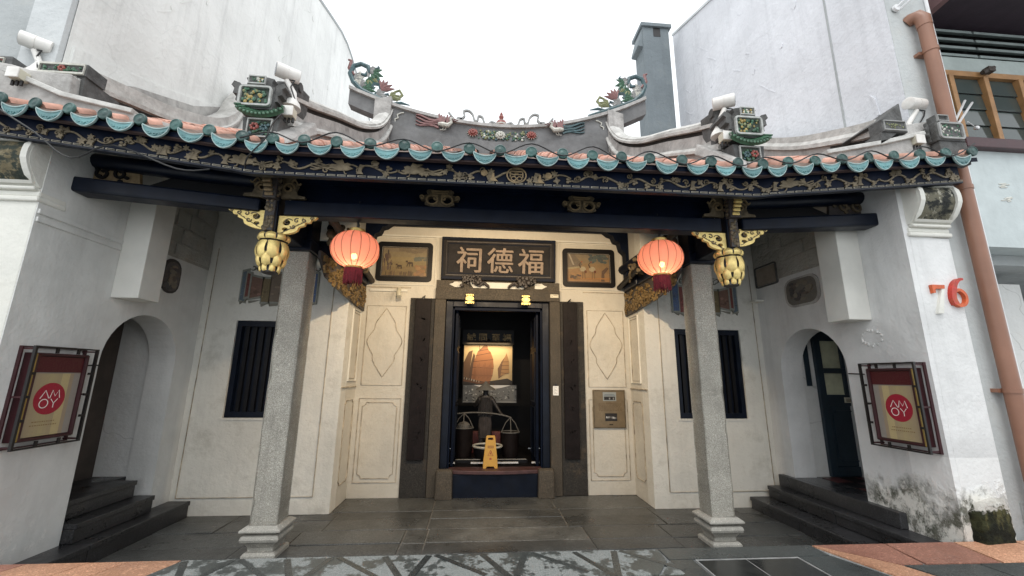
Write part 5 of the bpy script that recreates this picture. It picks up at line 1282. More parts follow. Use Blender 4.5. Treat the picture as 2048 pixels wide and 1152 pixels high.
for z in (1.83,4.12,6.0):
    g = G(); g.tube([(5.25,3.98,z),(5.25,3.98,z+.05)], .080, 18); g.box(5.15, 5.35, 4.03, 4.10, z+.005, z+.045); put('pipe_clamp', g, M_pipe, dp, smooth=True)
g = G(); cs = 9.0
ch = thing('chimney', 'square grey plastered chimney stack with a small flue opening behind the roof', 'chimney', (4.15,9.1,5))
g.box(3.83, 4.56, 9.0, 9.55, 5.0, 11.20); put('stack', g, M_chim, ch, bevel=.01)
g = G(); g.box(3.78, 4.62, 8.94, 9.62, 11.20, 11.30); g.prism([(3.835,10.6),(3.70,10.62),(3.70,10.68),(3.835,11.2)], front(9.02), -.5, 0); put('cap', g, M_chim, ch)
g = G(); g.box(4.13, 4.32, 8.992, 9.05, 10.92, 11.19); put('flue_dark_box', g, M_blackm, ch)  # black box on the stack face stands for the dark inside the flue
# mossy wheel-guard stone
g = G()
V = [];nz = 9; na = 12
for i in range(nz+1):
    t = i/nz; ring = []
    for j in range(na):
        a = 2*PI*j/na; w = .175*(1-.10*t**3)*(1 if t < .97 else .75); d = .085
        ring.append(g.v((4.70+w*math.copysign(abs(math.cos(a))**.3, math.cos(a))+rnd.uniform(-.012,.012), 4.02+d*math.copysign(abs(math.sin(a))**.3, math.sin(a))+rnd.uniform(-.008,.008), .38+.40*t+(.03*math.cos(a)+rnd.uniform(-.03,.03))*t+rnd.uniform(-.008,.008))))
    V.append(ring)
for i in range(nz):
    for j in range(na): q = (j+1) % na; g.f((V[i][j],V[i][q],V[i+1][q],V[i+1][j]))
g.f(V[-1])
put('guard_stone', g, M_guard, None, smooth=True, label='black mossy guard stone at the foot of the stained wall corner', cat='stone', loc=(0,0,0))
# ================================================================ signs and boards
nb = thing('name_board', 'dark carved name board with three rose gilt characters above the door', 'sign', (0,YD,3.67))
fn = front(YD-.05)
tl = R(6)
def nbp(a, b, h): return (a, YD-.02-h-(b-3.66)*math.tan(tl)*1.0, b)
g = G(); g.prism(rect(-1.055,1.05,3.665,4.44), nbp, -.02, .05); put('board', g, M_nboard, nb)
g = G(); g.ribbon(rect(-1.03,1.025,3.69,4.415), .05, nbp, .045, .075, closed=True); g.ribbon(rect(-.93,.925,3.78,4.325), .016, nbp, .045, .058, closed=True); put('board_frame', g, M_navy2, nb)
g = G(); g.ribbon(rect(-.965,.96,3.745,4.36), .018, nbp, .045, .062, closed=True); put('frame_bead', g, M_dwood, nb)
def textmesh(name, s, size, m, parent, place, off=.0, ext=.02, sx=1):
    cu = bpy.data.curves.new(name, 'FONT'); cu.body = s; cu.size = size; cu.offset = off; cu.align_x = 'CENTER'; cu.resolution_u = 3
    o = bpy.data.objects.new(name, cu); COL.objects.link(o)
    me = bpy.data.meshes.new_from_object(o.evaluated_get(bpy.context.evaluated_depsgraph_get()))
    bpy.data.objects.remove(o); bpy.data.curves.remove(cu)
    ys_ = [v.co.y for v in me.vertices]; xs_ = [v.co.x for v in me.vertices]
    if not ys_: return None
    cy = (min(ys_)+max(ys_))/2; cxm = (min(xs_)+max(xs_))/2
    g = G(); base = {}
    from collections import Counter
    ec = Counter()
    for p in me.polygons:
        vs = list(p.vertices)
        for a, b in zip(vs, vs[1:]+vs[:1]): ec[(a, b)] += 1
    tops = [g.v(place((v.co.x-cxm)*sx, v.co.y-cy, ext)) for v in me.vertices]; bots = [g.v(place((v.co.x-cxm)*sx, v.co.y-cy, 0)) for v in me.vertices]
    for p in me.polygons: g.f([tops[i] for i in p.vertices])
    for (a, b) in ec:
        if (b, a) not in ec: g.f((tops[a], tops[b], bots[b], bots[a]))
    bpy.data.meshes.remove(me)
    return put(name, g, m, parent)
for i, (chx, ch_) in enumerate(((-.56,'祠'),(.01,'德'),(.575,'福'))):
    textmesh('gilt_character', ch_, .50, M_char, nb, lambda a, b, h, c=chx: nbp(c+a+.02*b, 4.03+b, .048+h), off=.0, ext=.035)
    textmesh('gilt_character', ch_, .50, M_char, nb, lambda a, b, h, c=chx: nbp(c+a+.02*b+.014, 4.024+b, .048+h), off=.0, ext=.032)
# painted glass panels either side of it
def frame_pic(name, label, x0, x1, z0, z1, shapes, bg):
    t = thing(name, label, 'picture', ((x0+x1)/2, YD, z0)); pf = front(YD)
    g = G(); out = rounded(x0,x1,z0,z1,.07); inn = rounded(x0+.085,x1-.085,z0+.085,z1-.085,.02)
    g.holed(out, [inn], pf, 0, .035); put('frame', g, M_black, t, bevel=.008)
    g = G(); g.ribbon(rect(x0+.10,x1-.10,z0+.10,z1-.10), .014, pf, .004, .02, closed=True); put('inner_bead', g, M_dwood, t)
    g = G(); w, h_ = x1-x0-.18, z1-z0-.18; X = lambda u: x0+.09+w*u; Z = lambda v: z0+.09+h_*v
    n = len(bg)
    for i, c in enumerate(bg): g.prism(rect(X(0),X(1),Z(i/n),Z((i+1)/n)), pf, None, .005, c=c)
    for k, (p, c) in enumerate(shapes): g.prism([(X(min(1,max(0,u))), Z(min(1,max(0,v)))) for u, v in p], pf, None, .006+k*.0002, c=c)
    put('painting', g, M_print, t)
def oval(u, v, a, b, n=10): return circ(u, v, a, b, n)
def line(p, q, w):
    dx, dy = q[0]-p[0], q[1]-p[1]; l = math.hypot(dx,dy); nx, ny = -dy/l*w, dx/l*w
    return [(p[0]+nx,p[1]+ny),(q[0]+nx,q[1]+ny),(q[0]-nx,q[1]-ny),(p[0]-nx,p[1]-ny)]
pr = random.Random(3)
dk = (.035,.022,.02); sh = []
for k in range(26): sh.append((oval(pr.uniform(.0,.22), pr.uniform(.3,.85)*(1-.3*pr.random()), pr.uniform(.012,.03), pr.uniform(.04,.12), 7), pr.choice(((.07,.045,.05),(.10,.07,.06),(.05,.04,.04),(.14,.10,.07)))))
for k in range(18): sh.append((oval(pr.uniform(.7,1), pr.uniform(.55,.66), .05, .035, 7), (.10,.115,.10)))
for k in range(12): sh.append((oval(pr.uniform(.4,.95), pr.uniform(.82,.95), .08, .04, 7), (.15,.12,.085)))
for k in range(20): sh.append((oval(pr.uniform(.72,1), pr.uniform(.05,.42), .05, .06, 7), pr.choice(((.24,.13,.06),(.2,.12,.07),(.28,.17,.08)))))
for k in range(26): sh.append((line((pr.uniform(.02,.7),.02),(pr.uniform(.02,.7),.16),.006) if 0 else line((.02+.026*k,.03),(.03+.026*k,.15+.05*pr.random()),.006), pr.choice((dk,(.09,.05,.05),(.2,.14,.07)))))
for dx, dy, s_ in ((.58,.46,1),(.36,.36,.8)):
    sh += [(oval(dx+.045*s_,dy,.065*s_,.035*s_), dk),(line((dx+.0,dy),(dx-.025*s_,dy-.13*s_),.008), dk),(line((dx+.03*s_,dy),(dx+.03*s_,dy-.13*s_),.008), dk),(line((dx+.09*s_,dy),(dx+.11*s_,dy-.13*s_),.008), dk),(line((dx+.1*s_,dy),(dx+.08*s_,dy-.12*s_),.008), dk),(oval(dx-.03*s_,dy+.05*s_,.025*s_,.028*s_), dk)]
frame_pic('painted_panel', 'black framed painting of two deer in a landscape left of the name board', -2.225, -1.225, 3.615, 4.353, sh, [(.17,.125,.065),(.19,.14,.07),(.22,.17,.085),(.24,.19,.10),(.22,.18,.11),(.20,.16,.11)])
sh = []
sh += [([(0,1),(.16,1),(.36,.62),(.28,.55),(0,.5)], (.14,.115,.09)), (line((.05,.98),(.15,.6),.018), (.34,.30,.24)), ([(0,.5),(.3,.56),(.3,.5),(0,.44)], (.30,.25,.15))]
for k in range(40): sh.append((oval(pr.uniform(.52,.93), pr.uniform(.70,.96), .05, .05, 7), pr.choice(((.06,.09,.095),(.085,.115,.11),(.05,.075,.085)))))
sh += [([(.78,.05),(.86,.05),(.86,.3),(.97,.5),(.92,.55),(.80,.4)], (.10,.06,.045)), ([(0,.12),(1,.12),(1,.17),(0,.14)], (.36,.17,.06))]
for cxx, f_ in ((.36,1),(.58,1)):
    sh += [(oval(cxx,.46,.075,.09), (.36,.31,.21)),(oval(cxx+.06,.37,.03,.05), (.12,.03,.02)),(line((cxx-.05,.5),(cxx-.085,.62),.014), (.06,.035,.025)),(line((cxx-.085,.62),(cxx-.03,.70),.012), (.09,.06,.04)),(oval(cxx-.02,.71,.02,.02), (.3,.06,.03)),(line((cxx,.38),(cxx-.01,.13),.006), (.1,.06,.035)),(line((cxx+.04,.36),(cxx+.05,.13),.006), (.1,.06,.035))]
for k in range(18): sh.append((oval(pr.uniform(.05,.3), pr.uniform(.12,.25), .035, .03, 7), pr.choice(((.10,.06,.06),(.2,.12,.06),(.07,.05,.04)))))
frame_pic('painted_panel', 'black framed painting of two white cranes right of the name board', 1.20, 2.205, 3.60, 4.345, sh, [(.30,.165,.075),(.29,.17,.08),(.27,.165,.085),(.25,.165,.085),(.22,.165,.10),(.20,.16,.11)])
# couplet boards
for s, lb in ((-1,'long dark wooden couplet board hanging left of the doorway'),(1,'long dark wooden couplet board hanging right of the doorway')):
    xa, xb = (-1.475,-1.20) if s < 0 else (1.185,1.44)
    t = thing('couplet_board', lb, 'sign', ((xa+xb)/2, YD-.05, .59), group='couplet boards beside the door')
    g = G(); g.box(xa, xb, YD-.075, YD-.028, .585, 3.29); put('board', g, M_board, t, bevel=.008)
    g = G(); pf = front(YD-.075)
    for k in range(6):
        z = 2.98-k*.40; c = (xa+xb)/2
        for q in range(5): g.ribbon([(c+rnd.uniform(-.07,.07), z+rnd.uniform(-.09,.09)), (c+rnd.uniform(-.07,.07), z+rnd.uniform(-.09,.09))], .018, pf, -.002, .006)
    put('worn_carving', g, M_board, t, kind='stuff')
    g = G(); c = (xa+xb)/2; g.tube([(c-.03,YD-.05,3.29),(c,YD-.06,3.33),(c+.025,YD-.05,3.36)], [.02,.016,.005], 6); g.blob((c,YD-.05,3.30), .03); put('hook', g, M_blackm, t, kind='stuff', smooth=True)
# bronze plaque, notice, tag
pq = thing('plaque', 'bronze heritage plaque with two small photographs right of the door', 'plaque', (2.0,YD,1.09))
g = G(); g.box(1.70, 2.285, YD-.03, YD, 1.085, 1.735); put('plate', g, M_bronze, pq, bevel=.006)
pf = front(YD-.03); g = G(); g.ribbon(rect(1.715,2.27,1.10,1.72), .02, pf, 0, .008, closed=True); put('raised_rim', g, M_goldb, pq)
g = G(); g.prism(rect(1.88,2.12,1.545,1.695), pf, None, .003, c=(.30,.33,.33)); g.prism(rect(1.90,2.10,1.56,1.62), pf, None, .0035, c=(.03,.03,.035)); g.prism([(1.89,1.63),(2.11,1.63),(2.08,1.665),(1.92,1.665)], pf, None, .0037, c=(.2,.23,.25))
for k in range(5): g.prism(circ(1.93+.035*k,1.585,.012,.02,8), pf, None, .004, c=pr.choice(((.12,.12,.13),(.25,.25,.25),(.01,.01,.01))))
put('photograph', g, M_sign, pq)
g = G(); g.prism(rect(1.91,2.125,1.205,1.335), pf, None, .003, c=(.015,.015,.017))
for k in range(9): g.prism(circ(1.935+.021*k,1.255+.02*pr.random(),.011,.02,7), pf, None, .0035, c=pr.choice(((.3,.3,.3),(.5,.5,.5),(.12,.12,.12))))
put('photograph', g, M_sign, pq)
g = G()
for k in range(6):
    x = 1.80
    while x < 2.20: w = pr.uniform(.015,.05); g.prism(rect(x, min(x+w,2.21), 1.38+.022*k, 1.388+.022*k), pf, None, .002, c=(.12,.075,.035)); x += w+.012
for k in range(2): g.prism(rect(1.93,2.06-.03*k,1.50+.0*k+.018*k,1.506+.018*k), pf, None, .002, c=(.12,.075,.035))
g.prism(rect(1.98,2.05,1.135,1.155), pf, None, .002, c=(.03,.02,.01)); put('engraved_lines', g, M_sign, pq, kind='stuff')
nt_ = thing('notice', 'small white paper notice on the right door jamb', 'notice', (1.035,YD-.05,1.63))
g = G(); g.box(.985, 1.085, YD-.052, YD-.046, 1.635, 1.795); put('sheet', g, M_paper, nt_)
g = G(); pf = front(YD-.052)
for k in range(7): g.prism(rect(1.005,1.06-.02*(k % 3),1.665+.017*k,1.670+.017*k), pf, None, .0006, c=(.35,.35,.35))
put('print', g, M_sign, nt_, kind='stuff')
g = G(); g.box(1.018, 1.05, YD-.06, YD-.046, 1.80, 1.835); put('clip', g, M_blackm, nt_)
tg = thing('number_tag', 'small brass tag at the right end of the door lintel', 'tag', (1.04,YD-.05,3.40))
g = G(); g.box(.955, 1.105, YD-.056, YD-.05, 3.375, 3.435); put('plate', g, M_cream, tg); g = G(); pf = front(YD-.056)
g.ribbon(circ(.985,3.405,.014,.014,10), .005, pf, 0, .002, closed=True, c=(.12,.08,.05)); g.prism(rect(1.01,1.09,3.408,3.42), pf, None, .002, c=(.2,.13,.08)); put('tag_print', g, M_sign, tg)
# small lamp head on the plaster, with its trunking
sl_ = thing('wall_lamp', 'small grey lamp head and trunking on plaster left of the door', 'lamp', (-1.76,YD,3.40))
g = G(); g.box(-2.30, -1.64, YD-.03, YD, 3.425, 3.465); put('trunking', g, M_trim, sl_)
g = G(); g.tube([(-1.78,YD-.10,3.45),(-1.765,YD-.16,3.37),(-1.75,YD-.19,3.30)], [.03,.045,.045], 10); g.blob((-1.78,YD-.06,3.46), .04); put('lamp_head', g, M_cream, sl_, kind='stuff', smooth=True)
# house number
hn = thing('house_number', 'red and orange house number 76 on the white wall end', 'number', (4.8,4.045,2.7))
f76 = front(4.045)
g = G(); g.prism([(4.615,2.985),(4.77,2.985),(4.765,2.945),(4.65,2.94),(4.648,2.895),(4.62,2.89)], f76, 0, .035); put('numeral_seven', g, M_numo, hn)
g = G(); g.prism([(4.775,2.985),(4.735,2.95),(4.63,2.665),(4.70,2.67)], f76, 0, .03); put('numeral_seven', g, M_trim, hn, label='lower stroke of the seven with its paint gone white')
bow = [(4.925+.078*math.cos(a), 2.845+.088*math.sin(a)) for a in [PI*.95-2*PI*i/22 for i in range(23)]]
stem = smoothpts([(5.0,3.055),(4.955,3.05),(4.905,3.01),(4.872,2.95),(4.853,2.88),(4.85,2.82),(4.868,2.775)], 3)
g = G(); g.ribbon(stem, [.022+.035*min(1,i/9) for i in range(len(stem))], f76, 0, .045); put('numeral_six', g, M_num, hn)
g = G(); g.ribbon(bow, [.042-.012*math.sin(PI*i/22) for i in range(23)], f76, 0, .042); put('numeral_six', g, M_numo, hn, label='orange bowl of the six')
# AMOY poster cases
def amoy(s, X, ya, yb, z0, z1, label):
    xf = X-.17                                    # face of the case
    t = thing('poster_case', label, 'sign', (s*X, (ya+yb)/2, z0), group='maroon poster cases on the side walls')
    pl = sidep(s*X, -s)
    yo, yp, zo, zp = ya, yb, z0, z1
    g = G(); g.ribbon(rect(yo,yp,zo,zp), .026, pl, .125, .15, closed=True)
    for u in (.33,.67):
        for a, b in ((zo,zo+.055),(zp-.055,zp)): yy = yo+(yp-yo)*u; g.prism(rect(yy-.013,yy+.013,a,b), pl, .13, .145)
    for v in (.27,.5,.73):
        for a, b in ((yo,yo+.05),(yp-.05,yp)): zz = zo+(zp-zo)*v; g.prism(rect(a,b,zz-.012,zz+.012), pl, .13, .145)
    put('outer_frame', g, M_blackm, t, kind='stuff')
    g = G(); g.ribbon(rect(yo,yp,zo,zp), .018, pl, .0, .03, closed=True); put('rear_frame', g, M_maroon, t)
    g = G()
    for y in (yo+.01,yp-.01):
        for z in (zo+.02,(zo+zp)/2,zp-.02): g.prism(rect(y-.008,y+.008,z-.008,z+.008), pl, .0, .126)
    put('spacer', g, M_maroon, t, kind='stuff')
    a, b, c, d = yo+.05, yp-.05, zo+.055, zp-.055
    g = G(); g.holed(rect(a,b,c,d), [rect(a+.03,b-.03,c+.03,d-.03)], pl, .0, .11); g.prism(rect(a+.001,b-.001,c+.001,d-.001), pl, 0, .01); bx_ = put('box', g, M_maroon, t, bevel=.004)
    g = G(); g.ribbon(rect(a+.015,b-.015,c+.015,d-.015), .03, pl, .11, .122, closed=True); put('door_frame', g, M_maroon, t, bevel=.004)
    g = G(); g.bar(pl(a-.004, c+.01, .115), pl(a-.004, d-.01, .115), .014, .014); put('brass_strip', g, M_brass, t)
    # poster
    py0, py1, pz0, pz1 = a+.035, b-.035, c+.035, d-.035
    pz2 = pz1-.20*(pz1-pz0)
    g = G(); g.prism(rect(py0,py1,pz2,pz1), pl, None, .100, c=(.075,.008,.014)); 
    n = 10
    q0, q1 = (py0, py1-.07) if 1 else (py0, py1)
    g.prism(rect(py0,py1,pz0,pz2), pl, None, .094, c=(.30,.27,.24))
    for i in range(n):
        u = i/n; cgl = (.50,.40,.21) if i in (7,8) else (.42-.014*abs(i-4),.34-.014*abs(i-4),.185)
        g.prism(rect(q0+(q1-q0)*u, q0+(q1-q0)*(u+1/n), pz0, pz2-.01), pl, None, .096, c=cgl)
    cy, cz, cr = q0+(q1-q0)*.5, pz0+(pz2-pz0)*.58, min((q1-q0)*.40, .15)
    g.prism(circ(cy, cz, cr, cr, 32), pl, None, .0975, c=(.34,.012,.035))
    dr = s                              # reading direction along the wall (left wall reads towards +y, right wall towards -y)
    def TX(u, v): return (cy+(-s)*u*cr, cz+v*cr)
    def stroke(pts, w=.05, closed=False): g.ribbon([TX(*p) for p in pts], w*cr, pl, .0976, .0985, c=(.86,.84,.80), closed=closed)
    stroke([(-.62,.02),(-.34,.52),(-.06,.02)]); stroke([(.0,.02),(.12,.52),(.32,.15),(.52,.52),(.64,.02)])
    stroke([(-.32+.27*math.cos(2*PI*i/20), -.30+.27*math.sin(2*PI*i/20)) for i in range(20)], closed=True)
    stroke([(.10,-.03),(.32,-.30),(.54,-.03)]); stroke([(.32,-.30),(.32,-.58)])
    for k, wd in enumerate((.78,.86)):
        x = -wd/1.0
        zz = -1.45-.22*k
        while x < wd-.1:
            w_ = pr.uniform(.06,.14); g.prism([TX(x,zz),TX(x+w_,zz),TX(x+w_,zz+.07),TX(x,zz+.07)], pl, None, .0976, c=(.26,.17,.07)); x += w_+.05
    put('poster', g, M_sign, t)
amoy(-1, 4.60, 4.215, 4.85, 1.262, 2.185, 'maroon AMOY poster case on the left side wall')
amoy(1, 4.45, 4.10, 4.735, 1.215, 2.14, 'maroon AMOY poster case on the right side wall by the steps')
for s, X, y in ((-1,4.60,5.0),(1,4.45,4.98)):
    g = G(); g.tube([(s*(X-.01),y-.16,2.02),(s*(X-.01),y+.06,2.03)], .008, 5); put('poster_wire', g, M_cable, None, smooth=True, label='short power wire from the poster case into the %s arch' % ('left' if s < 0 else 'right'), cat='wire', loc=(0,0,0))
# ================================================================ lanterns
def lantern(x, y, z, label, yaw):
    t = thing('lantern', label, 'lantern', (x,y,z), group='red silk lanterns under the front beam', rz=0)
    N, Mz = 48, 18; g = G(); V = []
    def rad(th): return .262*math.sin(th)**.82+.0
    ths = [.30+(PI-.60)*i/Mz for i in range(Mz+1)]
    for th in ths:
        ring = []
        for j in range(N):
            a = 2*PI*j/N; k = 1-.022*(1-abs(math.cos(a*8)))**.8*0-.028*(abs(math.cos(a*8))**6) if 0 else 1-.03*(abs(math.cos(a*8))**8)*-1-.03
            ring.append(g.v((x+rad(th)*k*math.cos(a), y+rad(th)*k*math.sin(a), z+.198*math.cos(th)/math.cos(.30))))
        V.append(ring)
    for i in range(Mz):
        for j in range(N): q = (j+1) % N; g.f((V[i][j],V[i+1][j],V[i+1][q],V[i][q]))
    put('silk_shade', g, M_silk, t, smooth=True)
    g = G(); g.tube([(rad(th)*.985, 0, .198*math.cos(th)/math.cos(.30)) for th in ths], .0035, 4); rme = g.mesh('rib', mat('lantern_rib_wire', (.20,.09,.05), .5, .2))if 'rib' not in bpy.data.meshes else bpy.data.meshes['rib']
    for k in range(16): o = inst('rib', bpy.data.meshes['rib'], t, (x,y,z), (0,0,2*PI*k/16+yaw))
    g = G(); g.lathe((x,y,z), [(.085,.192),(.088,.20),(.088,.235),(.08,.24)], 20); put('top_collar', g, M_brass, t, smooth=True)
    g = G(); g.lathe((x,y,z), [(.085,-.222),(.092,-.215),(.092,-.193),(.085,-.19)], 20); put('bottom_collar', g, M_brass, t, smooth=True)
    g = G()
    for k in range(90):
        a = 2*PI*k/90; r = .088+rnd.uniform(-.012,.008); l = .17+rnd.uniform(-.03,.015)
        a2 = a+rnd.uniform(-.05,.05)
        g.tube([(x+.09*math.cos(a), y+.09*math.sin(a), z-.22),(x+r*math.cos(a2), y+r*math.sin(a2), z-.22-l*.5),(x+r*1.03*math.cos(a2), y+r*1.03*math.sin(a2), z-.22-l)], [.006,.005,.003], 4)
    put('fringe', g, M_fringe, t, kind='stuff')
    g = G(); g.lathe((x,y,z), [(.085,-.22),(.085,-.30),(.080,-.30)], 20); put('fringe_band', g, M_fringe, t)
    g = G(); g.blob((x+.0, y-.03, z-.085), .034, n=10); put('bulb', g, M_bulb, t, smooth=True)
    g = G(); g.tube([(x,y,z+.23),(x,y,3.9)], .008, 5); g.tube([(x,y,z+.24),(x+.015,y,z+.29),(x,y,z+.32)], .012, 5); put('cord', g, M_cable, t, smooth=True)
    L = bpy.data.lights.new('lantern_light', 'POINT'); L.energy = 4.6; L.color = (1,.70,.44); L.shadow_soft_size = .05
    lo = bpy.data.objects.new('lantern_light', L); COL.objects.link(lo); lo.parent = t; lo.location = (0,-.02,-.125)
lantern(-1.742, 4.52, 3.318, 'lit red silk lantern hanging by the left column', .1)
lantern(1.782, 4.52, 3.34, 'lit red silk lantern hanging by the right column', .3)
# lamps hidden behind the front beam that wash the door wall
for x in (-1.25, 0, 1.25):
    nm = {-1.25:'left', 0:'middle', 1.25:'right'}[x]
    t = thing('eave_spotlight', 'black spotlight fixed behind the front beam, %s of three' % nm, 'lamp', (x,4.72,3.95))
    g = G(); g.tube([(x,4.66,3.98),(x,4.80,3.90)], .05, 12); put('lamp_body', g, M_blackm, t, smooth=True)
    g = G(); g.tube([(x,4.57,4.0),(x,4.67,3.98)], .012, 6); put('lamp_arm', g, M_blackm, t)
    L = bpy.data.lights.new('eave_spot', 'SPOT'); L.energy = 135 if x else 70; L.color = (1,.77,.50); L.spot_size = R(118); L.spot_blend = .35; L.shadow_soft_size = .03
    lo = bpy.data.objects.new('eave_spot', L); COL.objects.link(lo); lo.location = (x,4.83,3.88)
    d = Vector((x*.9,YD,2.4))-Vector(lo.location); lo.rotation_euler = d.to_track_quat('-Z','Y').to_euler()
# ================================================================ floodlights on the roof
def flood(c, dr, label, basez, bx_):
    t = thing('floodlight', label, 'floodlight', (bx_[0],bx_[1],basez), group='white floodlights on the roof')
    d = Vector(dr).normalized()*.115; a = Vector(c)-d; b = Vector(c)+d; m_ = Vector(c)
    g = G(); g.tube([a+(a-b)*.02, a, m_-d*.02], [.064,.074,.074], 20); g.tube([m_+d*.02, b], [.076,.076], 20); g.tube([m_-d*.02,m_+d*.02],[.071,.071],20); h_ = put('housing', g, M_alu, t, smooth=True, kind='stuff')
    g = G(); g.tube([b-d*.02, b+d*.05], [.066,.066], 20); put('lens', g, M_lens, h_, smooth=True)
    g = G(); g.tube([(bx_[0],bx_[1],basez+.03),(bx_[0]+.01,bx_[1],basez+.16),(c[0],c[1],c[2]-.09)], [.055,.03,.028], 10); put('bracket', g, M_alu, t, smooth=True)
    g = G(); g.lathe((bx_[0],bx_[1],basez), [(.10,-.03),(.09,.02),(.05,.08),(.035,.12)], 12); put('base', g, M_alu, t, smooth=True)
    g = G(); g.tube([(c[0]+.02,c[1],c[2]-.08),(c[0]+.09,c[1]-.02,c[2]-.10),(c[0]+.06,c[1]-.02,c[2]-.18),(bx_[0]+.05,bx_[1]-.03,basez+.05)], .008, 5); put('lead', g, M_cable, t, smooth=True)
flood((-5.09,4.1,5.35), (-.8,-.55,.05), 'white floodlight at the left roof corner, leftmost of four', 4.96, (-5.02,4.1))
flood((-2.51,4.1,5.185), (-.8,-.55,.0), 'white floodlight behind the left ridge pavilion', 4.80, (-2.44,4.12))
flood((2.50,4.1,5.18), (.85,-.5,.0), 'white floodlight behind the right ridge pavilion', 4.76, (2.42,4.12))
flood((5.02,4.1,5.33), (.9,.15,.06), 'white floodlight at the right roof corner, rightmost of four', 4.88, (4.86,4.1))
for (x, z, y, lb) in ((-4.87,4.76,3.85,'cream junction box below the leftmost floodlight'),(-2.38,4.62,4.0,'cream junction box behind the left ridge pavilion'),(2.40,4.63,4.0,'cream junction box behind the right ridge pavilion'),(4.66,4.66,3.9,'cream junction box below the rightmost floodlight')):
    t = thing('junction_box', lb, 'junction box', (x,y,z-.06), group='cream junction boxes on the roof')
    g = G(); g.box(x-.052, x+.052, y-.05, y+.05, z-.045, z+.055); put('body', g, M_cream, t, bevel=.008)
    g = G(); g.box(x-.056, x+.056, y-.065, y-.05, z-.05, z+.06); put('lid', g, M_alu, t, bevel=.006)
    g = G()
    for q in (-.04,0,.04): g.tube([(x+q,y,z-.05),(x+q,y,z-.10)], .014, 6)
    put('cable_gland', g, M_blackm, t, kind='stuff', smooth=True)
# loose cable swagged along the eave
pts = []
for i in range(len(DX)):
    x = DX[i]
    pts.append((x, 3.665, 4.153+dz(x)+(.058 if i % 2 else -.05)+rnd.uniform(-.02,.02)))
L1 = smoothpts(pts[8:], 5)
g = G(); g.tube(L1, .0075, 5); put('eave_cable', g, M_cable, None, smooth=True, label='thin black cable swagged over the teal eave tiles', cat='cable', loc=(0,0,0))
g = G(); g.tube(smoothpts([(-4.95,3.64,4.52),(-4.75,3.64,4.30),(-4.45,3.72,4.10),(-4.17,3.80,3.90),(-3.83,3.80,4.05),(-3.23,3.80,3.84),(-2.95,3.82,3.86)], 5), .0075, 5); put('eave_cable', g, M_cable, None, smooth=True, label='grey cable looping over the carved fascia at the left', cat='cable', loc=(0,0,0))
g = G(); g.tube(smoothpts([(-2.30,3.70,4.42),(-2.36,3.68,4.30),(-2.40,3.66,4.12),(-2.55,3.70,3.95),(-2.62,3.80,3.88)], 5), .0075, 5); put('eave_cable', g, M_cable, None, smooth=True, label='black cable dropping from the left pavilion to the fascia', cat='cable', loc=(0,0,0))
# ================================================================ inside the hall
jk = thing('junk_picture', 'large lit picture of sailing junks with brown sails inside the doorway', 'picture', (-.1,9.5,1.75))
fj = front(9.5); X0, X1, Z0, Z1 = -.66, .44, 1.765, 2.655
g = G(); g.box(X0-.02, X1+.02, 9.5, 9.56, Z0-.02, Z1+.02); put('panel', g, M_black, jk)
def U(u, v): return (X0+(X1-X0)*u, Z0+(Z1-Z0)*v)
g = G()
for i in range(8): g.prism([U(0,i/8),U(1,i/8),U(1,(i+1)/8),U(0,(i+1)/8)], fj, None, .002, c=(.50+.02*i,.39+.018*i,.22+.012*i))
shp = []
shp += [([(.0,.08),(.0,.55),(.06,.72),(.10,.82),(.18,.86),(.14,.5),(.12,.15)], (.14,.08,.045)), ([(.10,.12),(.15,.55),(.20,.80),(.23,.72),(.20,.4),(.18,.1)], (.11,.065,.04))]
sail = [(.16,.12),(.20,.55),(.28,.82),(.40,.97),(.47,1.0),(.50,.88),(.55,.82),(.60,.66),(.62,.45),(.60,.25),(.55,.07),(.35,.08)]
shp.append((sail, (.30,.135,.06)))
for a, b in (((.16,.24),(.60,.22)),((.17,.43),(.62,.41)),((.19,.57),(.61,.63)),((.24,.72),(.55,.80)),((.29,.84),(.50,.89))): shp.append((line(a,b,.006), (.08,.035,.02)))
for k in range(12): u = .22+.03*k; shp.append((line((u,.15+.02*(k%3)),(u+.01,.4+.05*(k%4)),.01), (.25,.11,.05)))
shp += [([(.72,.15),(.70,.4),(.80,.62),(.86,.72),(.88,.3)], (.16,.09,.05)), ([(.76,.22),(.80,.55),(.88,.80),(.93,.60),(.94,.3)], (.34,.20,.09))]
for k in range(4): shp.append((line((.77,.30+.09*k),(.93,.28+.10*k),.006), (.1,.05,.03)))
shp += [([(0,0),(1,0),(1,.10),(.9,.16),(.7,.12),(.45,.07),(.2,.12),(0,.2)], (.035,.03,.028)), ([(0,.14),(.3,.08),(.55,.07),(.55,.03),(.3,.02),(0,.08)], (.13,.06,.03))]
for k in range(7): shp.append((oval(.02+.05*k,.16-.014*k,.014,.03,6), pr.choice(((.45,.4,.33),(.3,.22,.16),(.5,.46,.4)))))
shp += [(line((.32,.85),(.32,1.0),.005), (.08,.05,.03)),(line((.42,.99),(.30,.83),.006), (.08,.05,.03))]
for k, (p, c) in enumerate(shp): g.prism([U(*q) for q in p], fj, None, .003+k*.0003, c=c)
put('printed_picture', g, M_printc, jk)
bwp = thing('street_photograph', 'wide black and white street photograph under the junk picture', 'picture', (-.05,9.1,1.39))
fb_ = front(9.1); g = G(); g.box(-.66, .52, 9.1, 9.15, 1.385, 1.775); put('panel', g, M_black, bwp); g = G()
g.prism(rect(-.64,.505,1.42,1.765), fb_, None, .002, c=(.16,.165,.165))
